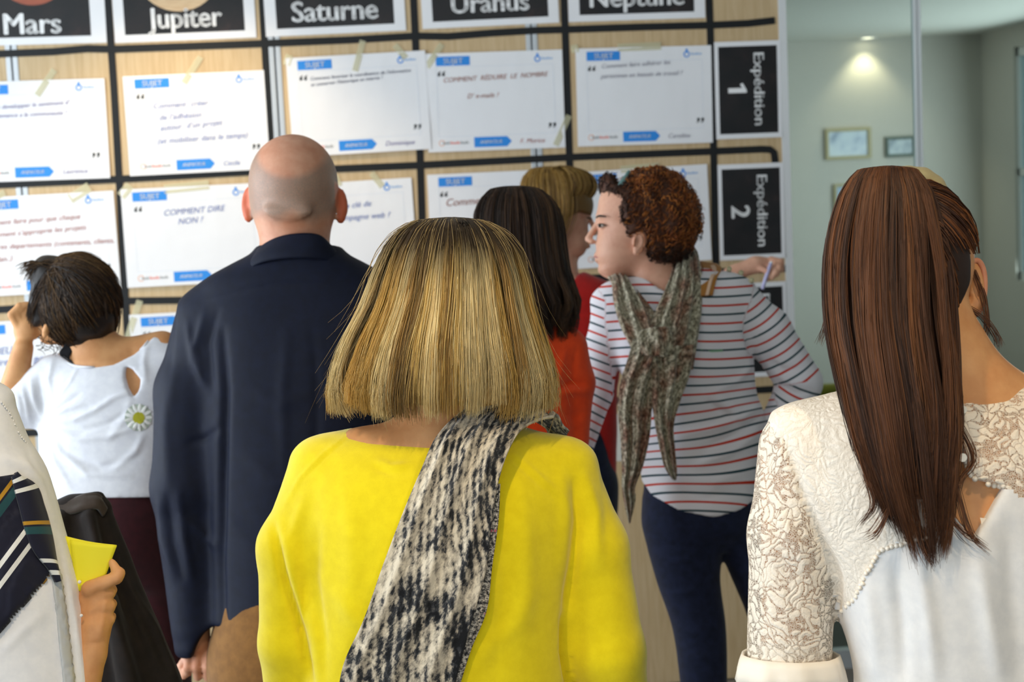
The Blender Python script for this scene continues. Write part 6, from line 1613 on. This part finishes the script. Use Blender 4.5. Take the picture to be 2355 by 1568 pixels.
# ---------------------------------------------------------------- person with the striped navy scarf, holding yellow notes
def notes_person():
    p = Person(1.9, (-60, 1300), 'person in a white cardigan and navy striped scarf holding a yellow pad')
    S = p.s
    f = Field((-420, 560, -250), (320, 2000, 260), 13, ((0, 170, 305, 5), (1, 1270, 1560, 5), (2, -70, 60, 6)))
    head(f, (-205, 690, -20), (150, 195, 180), (-150, 960, 0), 92, 28, (0.5, 0, -0.85))
    f.add(loft([(940, -170, 0, 130, 70), (1030, -160, 0, 170, 110), (1300, -150, 0, 200, 140), (1700, -150, 0, 220, 150), (1900, -150, 0, 240, 155)], 2.2), 30)
    f.add(cone((0, 1170, -10), (105, 1580, -10), 50, 48), 20); f.add(cone((105, 1580, -10), (175, 1640, 20), 50, 48), 20)
    # forearm rises to the hand at the body's right
    f.add(cone((175, 1640, 20), (214, 1500, 10), 48, 33), 14)
    f.add(cone((214, 1500, 10), (222, 1440, 6), 33, 36), 10)
    f.add(ell((224, 1398, 4), (38, 58, 24), 0.06), 14)
    # index finger bent over the pad
    f.add(cone((210, 1352, 14), (272, 1326, 16), 20, 15), 8); f.add(cone((272, 1326, 16), (278, 1316, 12), 15, 14), 3); f.add(cone((276, 1318, 12), (258, 1294, 0), 13, 10), 3)
    # middle, ring and little finger: knuckles at the edge, tips folded behind
    for y, r in ((1362, 15), (1394, 14.5), (1424, 13)):
        f.add(cone((232, y+2, 8), (252, y, 2), r+2, r), 5); f.add(cone((252, y, 2), (250, y-2, -26), r, r-2), 3); f.add(cone((250, y-2, -26), (222, y, -36), r-2, r-4), 3)
    f.add(cone((196, 1376, 0), (200, 1330, -24), 18, 15), 6); f.add(cone((200, 1330, -24), (230, 1300, -26), 14, 11), 4)
    # left arm hangs
    f.add(cone((-370, 1110, -10), (-380, 1480, 0), 60, 52), 30); f.add(cone((-380, 1480, 0), (-340, 1700, -80), 50, 34), 14); f.add(ell((-332, 1760, -95), (32, 52, 26)), 10)
    for q in range(4): f.add(cone((-354+q*14, 1795, -95), (-356+q*14, 1855-5*abs(q-1), -105), 12, 9), 3)
    p.field('body', f, SK_TAN, 1, [([(245, 1345), (240, 1400), (228, 1470)], 3.5, 8), ([(225, 1350), (222, 1410), (216, 1470)], -2.5, 8), ([(190, 1412), (215, 1402), (232, 1392)], 2.5, 6), ([(250, 1376), (232, 1380)], -3, 5), ([(250, 1408), (232, 1410)], -3, 5), ([(205, 1480), (225, 1478), (240, 1474)], -2, 5)])
    # nail of the index finger
    # white top and cardigan
    WH = cloth('white_voile', '#f4f4f7', '#ebecf1', 0.75, 1500, 0.15, 0.15)
    f = Field((-470, 840, -270), (240, 1980, 270), 9)
    f.add(loft([(862, -150, -6, 110, 60), (890, -150, -4, 165, 80), (940, -150, 0, 186, 110), (1010, -150, 0, 212, 140), (1080, -150, 0, 242, 160), (1160, -150, 0, 270, 175), (1260, -150, 0, 300, 184), (1340, -150, 0, 326, 188), (1420, -150, 0, 338, 190), (1500, -150, 0, 350, 190), (1600, -150, 0, 366, 190), (1780, -150, 0, 372, 195), (1960, -150, 0, 376, 200)], 2.15), 0)
    f.add(cone((-365, 1110, -10), (-385, 1480, 0), 78, 76), 50)
    f.add(cone((10, 1120, -10), (120, 1580, -10), 88, 92), 40)
    f.add(ell((-150, 830, -20), (110, 110, 120)), 8, 's')
    fl = [([(0, 1050), (60, 1070), (100, 1110), (130, 1200)], 9, 12), ([(135, 1230), (152, 1330), (164, 1450), (178, 1568)], -8, 6), ([(150, 1310), (172, 1430), (190, 1568)], 6, 9), ([(0, 1500), (60, 1440), (100, 1410)], 4, 12), ([(20, 920), (60, 1010), (80, 1080)], -5, 8)]
    o, P, F = p.field('cardigan', f, WH, 2, fl, (2, 0.03, 4))
    x, y = seen(P); z = P[:, 2]
    def surf(X, Y): return z[np.argmin((x-X)**2+(y-Y)**2+np.where(z > -20, 0, 1e9))]
    # inner grey facing of the cardigan front
    def patch(name, line, wd, m, lift, nu=6, nv=40, scal=0.0):
        L = np.array(line, float); d = np.concatenate([[0], np.cumsum(np.hypot(*np.diff(L, axis=0).T))]); s = np.linspace(0, d[-1], nv)
        cx, cy = np.interp(s, d, L[:, 0]), np.interp(s, d, L[:, 1]); w = np.interp(s, d, wd)
        tx, ty = np.gradient(cx), np.gradient(cy); q = np.hypot(tx, ty); nx, ny = -ty/q, tx/q
        V = []
        for i in range(nv):
            for j in range(nu):
                k = (j/(nu-1)-0.5)*w[i]; k += scal*math.sin(i*1.9)*(j == 0)
                X, Y = cx[i]+nx[i]*k, cy[i]+ny[i]*k; V.append(pc(X, Y, surf(X, Y)+lift+2.5*math.sin(math.pi*j/(nu-1))))
        ii = np.arange(nv*nu).reshape(nv, nu); F = np.stack([ii[:-1, :-1], ii[:-1, 1:], ii[1:, 1:], ii[1:, :-1]], -1).reshape(-1, 4)
        o = p.obj(name, np.array(V), F, m); md = o.modifiers.new('s', 'SOLIDIFY'); md.thickness = 0.0025; md.offset = 0
        return o
    patch('cardigan_facing', [(128, 1310), (140, 1400), (150, 1490), (160, 1580)], [20, 22, 24, 26], cloth('grey_voile', '#c3c6c8'), 3, 6, 40, 2.0)
    # navy scarf with white, ochre and teal stripes
    NV = mat('navy_striped_scarf', '#12142a', 0.7, 0.3); t = NT(NV); a = t.n('Attribute', attribute_name='cloth_uv'); se = t.n('SeparateXYZ'); t.l(a.outputs['Vector'], se.inputs[0])
    fr = t.math('FRACT', t.math('DIVIDE', se.outputs['Y'], 0.103))
    def band(c, w): return t.math('COMPARE', fr, c, w)
    wh = t.math('ADD', band(0.20, 0.026), band(0.34, 0.026)); c = t.mix(wh, '#12142a', '#e6e6e2'); c = t.mix(band(0.74, 0.022), c, '#b98a24'); c = t.mix(band(0.83, 0.045), c, '#1d4a50')
    t.l(c, t.b.inputs['Base Color']); t.b.inputs['Sheen Weight'].default_value = 0.15
    # upper layer hangs over the shoulder; its stripes run diagonally
    def drape(name, outline, ang, origin, lift, seed, amp=2.5):
        """cloth laid over the cardigan: fills a picture outline; stripe coordinate turned by ang"""
        O = np.array(outline, float); lo, hi = O.min(0), O.max(0); st = 6.0
        gx = np.arange(lo[0], hi[0]+st, st); gy = np.arange(lo[1], hi[1]+st, st); X, Y = np.meshgrid(gx, gy, indexing='ij')
        ins = inpoly(X.ravel(), Y.ravel(), O).reshape(X.shape)
        # pull border nodes to the outline
        idx = -np.ones(X.shape, int); V = []; U = []; r = np.random.default_rng(seed)
        ed, _ = pdist(X.ravel(), Y.ravel(), np.vstack([O, O[:1]])); ed = ed.reshape(X.shape)
        for i, j in np.argwhere(ins & (ed < st*1.05)):
            best = 1e9
            for a, b in zip(O, np.roll(O, -1, 0)):
                e = b-a; tq = np.clip(((gx[i]-a[0])*e[0]+(gy[j]-a[1])*e[1])/(e@e), 0, 1); c = a+e*tq; dd = (c[0]-gx[i])**2+(c[1]-gy[j])**2
                if dd < best: best, X[i, j], Y[i, j] = dd, c[0], c[1]
        for i, j in np.argwhere(ins):
            e = min(1.0, ed[i, j]/14)
            h = lift*(0.35+0.65*e)+amp*math.sin((X[i, j]*math.cos(ang+1.2)+Y[i, j]*math.sin(ang+1.2))*0.05+seed)
            idx[i, j] = len(V); V.append(pc(X[i, j], Y[i, j], surf(X[i, j], Y[i, j])+h))
            dx, dy = X[i, j]-origin[0], Y[i, j]-origin[1]
            q = -dx*math.sin(ang)+dy*math.cos(ang)
            U.append((0, q/S, 0))
        F = []
        for i in range(X.shape[0]-1):
            for j in range(X.shape[1]-1):
                q = [idx[i, j], idx[i+1, j], idx[i+1, j+1], idx[i, j+1]]
                if min(q) >= 0: F.append(q)
        o = p.obj(name, np.array(V), np.array(F), NV); md = o.modifiers.new('s', 'SOLIDIFY'); md.thickness = 0.004; md.offset = 1
        at = o.data.attributes.new('cloth_uv', 'FLOAT_VECTOR', 'POINT'); at.data.foreach_set('vector', np.array(U, np.float32).ravel())
    drape('scarf', [(-190, 1150), (-60, 1105), (35, 1090), (60, 1102), (75, 1180), (95, 1270), (126, 1312), (100, 1345), (0, 1457), (-120, 1590), (-260, 1560)], -0.93, (0, 1232), 12, 1)
    # turned edge of the scarf along the shoulder, stripes arched
    rows = [((30, 1094, 0), (36, 1086, 0)), ((36, 1126, 0), (82, 1112, 0)), ((48, 1170, 0), (104, 1164, 0)), ((62, 1222, 0), (120, 1222, 0)), ((84, 1272, 0), (130, 1278, 0)), ((116, 1312, 0), (136, 1316, 0)), ((130, 1338, 0), (134, 1338, 0))]
    rows = [((a[0], a[1], surf(a[0], a[1])+20), (b[0], b[1], surf(b[0], b[1])+14)) for a, b in rows]
    o = ribbon(p, 'scarf_edge', pcr(rows), NV, 20, 60, 0.5, 1, 6, None, None, 3, 10); recalc(o)
    q = np.zeros(len(o.data.vertices)*3, np.float32); o.data.attributes['cloth_uv'].data.foreach_get('vector', q); q = q.reshape(-1, 3)
    q[:, 1] = q[:, 1]*1.0+0.012+0.25*(q[:, 0]-0.014)**2*100*0.1; o.data.attributes['cloth_uv'].data.foreach_set('vector', q.ravel())
    # pearls along the cardigan edge
    PE = mat('pearl', '#f3f1ee', 0.15, 0.6)
    for X, Y, r in ((183, 1338, 4.6), (187, 1415, 4.2)):
        c = V3(*pc(X, Y, surf(X-8, Y)+8)); ff = Field(c-9, c+9, 1.6); ff.add(ell(c, (r, r, r)), 0); p.field('pearl', ff, PE, 1)
    # small beads on the scalloped shoulder edge
    mb = MB()
    for k in range(16):
        X, Y = np.interp(k/15, [0, 0.35, 0.7, 1], [4, 24, 45, 62]), np.interp(k/15, [0, 0.35, 0.7, 1], [925, 952, 998, 1020]); c = V3(*pc(X, Y, surf(X, Y)+3))
        v = [p.w(c+2.6*V3(math.cos(a)*math.cos(b), math.sin(a)*math.cos(b), math.sin(b))) for b in (-0.9, 0, 0.9) for a in np.arange(6)*math.pi/3]
        mb.add(v, [(i*6+a, i*6+(a+1) % 6, (i+1)*6+(a+1) % 6, (i+1)*6+a) for i in range(2) for a in range(6)]+[tuple(range(6)), tuple(range(12, 18))])
    mesh_obj('beaded_edging', mb.v, mb.f, PE, p.t, True, origin=p.base)['kind'] = 'stuff'
    p.legs((-150, 1960, 0), 300, DENIM_DARK, SHOE)
    # hair to the shoulders
    st = [(488, -215, 0, 10, 10), (494, -215, 0, 60, 66), (520, -215, 0, 110, 124), (580, -215, 0, 152, 170), (680, -215, 0, 168, 190), (800, -215, 6, 166, 188), (880, -215, 10, 156, 170)]
    f = Field((-420, 480, -210), (20, 890, 220), 11); f.add(loft([(yy, cx, cw, max(5, rx*0.95-3), max(5, rw*0.95-3)) for yy, cx, cw, rx, rw in st]), 0); f.add(ell((-135, 730, -170), (90, 120, 90)), 10, 's')
    p.field('hair', f, mat('brown_hair_core', '#3c2a1c', 0.55), 1)
    pa = cap_hair(st, 900, 12, 61, -0.4, math.pi+0.6, 40, (0.9, 1.02), 0.1); strands(p, 'hair_strands', pa, RNG.uniform(1.2, 2.2, 900), lock_cols(['#4a3422', '#5b4029', '#36261a'], [1, 1, 1], 3), HAIR)
    # the yellow note pad held in the hand
    NY = mat('yellow_note_paper', '#efe52e', 0.6, 0.3)
    base = p.w(pc(200, 1345, -6))
    pad = thing('note_pad', base, 'yellow sticky note pad pinched between thumb and bent index finger', 'note pad')
    def pad_sheet(name, TL, TR, BR, BL, th, bend):
        n = 10; V = []
        for j in range(n+1):
            for i in range(n+1):
                u, v = i/n, j/n
                q = V3(*TL)*(1-u)*(1-v)+V3(*TR)*u*(1-v)+V3(*BR)*u*v+V3(*BL)*(1-u)*v
                V.append(pc(q[0], q[1]+bend*math.sin(math.pi*u), q[2]+bend*1.5*math.sin(math.pi*u)))
        ii = np.arange((n+1)**2).reshape(n+1, n+1); F = np.stack([ii[:-1, :-1], ii[:-1, 1:], ii[1:, 1:], ii[1:, :-1]], -1).reshape(-1, 4)
        o = mesh_obj(name, p.w(np.array(V)), F, NY, pad, True); md = o.modifiers.new('s', 'SOLIDIFY'); md.thickness = th; md.offset = 0
    pad_sheet('front_note', (160, 1240, -4), (269, 1254, -8), (244, 1322, -4), (176, 1362, 4), 0.0006, 3)
    pad_sheet('note_stack', (148, 1232, -12), (268, 1253, -14), (243, 1324, -10), (162, 1366, -4), 0.003, 3)
    return p
notes_person()

# ---------------------------------------------------------------- dark coat over a valet stand
def coat_chair():
    p = Person.__new__(Person); p.d = 2.45; p.s = FPX/p.d
    b = p.w((255, 1400, 0)); b[2] = 0; p.base = b
    S = p.s
    top = p.w((215, 1160, 0)); zt = top[2]
    x, yy = top[0], top[1]
    ch = thing('valet_stand', (x, yy, 0), 'slim black valet stand under the dark brown coat', 'stand')
    MT = mat('black_metal', '#22231f', 0.45)
    MB().tube([(x, yy, 0.02), (x, yy, zt-0.05)], 0.008, 10).build('pole', MT, ch, True)
    MB().tube([(x-0.022, yy, zt-0.06), (x+0.022, yy, zt-0.055)], 0.006, 8).build('hanger_bar', MT, ch, True)
    MB().tube([(x, yy, 0.0), (x, yy, 0.012), (x, yy, 0.02)], [0.13, 0.13, 0.02], 28).build('base_plate', MT, ch)
    ct = thing('coat', (top[0], top[1], zt-0.55), 'dark brown coat hanging over a slim valet stand', 'coat')
    p.t = ct; p.base = np.array([top[0], top[1], zt-0.55])
    CO = cloth('dark_brown_wool', '#221b18', '#1a1513', 0.8, 1200, 0.25, 0.08)
    f = Field((40, 1100, -110), (560, 1880, 110), 7)
    f.add(loft([(1136, 196, 0, 34, 16), (1148, 190, 0, 58, 26), (1180, 186, 0, 74, 32), (1250, 192, 0, 96, 38), (1350, 208, 0, 122, 44), (1450, 226, 0, 146, 50), (1568, 252, 0, 168, 56), (1700, 270, 0, 182, 58), (1800, 280, 0, 188, 58)], 2.4), 0)
    f.add(cone((205, 1150, 4), (226, 1140, 4), 14, 12), 12)
    f.add(cone((214, 1185, 36), (262, 1380, 52), 20, 24), 16); f.add(cone((262, 1380, 52), (322, 1600, 62), 24, 28), 16); f.add(cone((322, 1600, 62), (330, 1700, 62), 28, 28), 10)
    f.add(cone((150, 1190, 34), (150, 1640, 58), 20, 30), 16)
    fl = [([(232, 1150), (262, 1260), (310, 1370), (380, 1480), (410, 1568)], 9, 9), ([(225, 1165), (248, 1280), (290, 1400), (345, 1530)], -9, 9), ([(205, 1170), (235, 1300), (265, 1420), (310, 1568)], 8, 10), ([(190, 1200), (215, 1330), (240, 1450), (262, 1568)], -8, 10), ([(170, 1200), (195, 1350), (215, 1568)], 7, 12), ([(330, 1420), (370, 1500), (385, 1540)], -7, 8), ([(110, 1165), (160, 1162), (200, 1168)], -4, 6)]
    p.field('coat_body', f, CO, 2, fl, (2, 0.04, 3))
    # collar fold on top of the backrest
    rows = [((128, 1172, 30), (128, 1152, 4)), ((160, 1180, 40), (162, 1146, 16)), ((196, 1172, 44), (200, 1134, 20)), ((226, 1170, 40), (230, 1136, 16)), ((240, 1186, 34), (244, 1156, 8))]
    recalc(ribbon(p, 'coat_collar', pcr(rows), cloth('brown_collar', '#3d322c', '#33291f', 0.7), 14, 40, 0.8, 2, 6, None, None, 2, 5))
coat_chair()
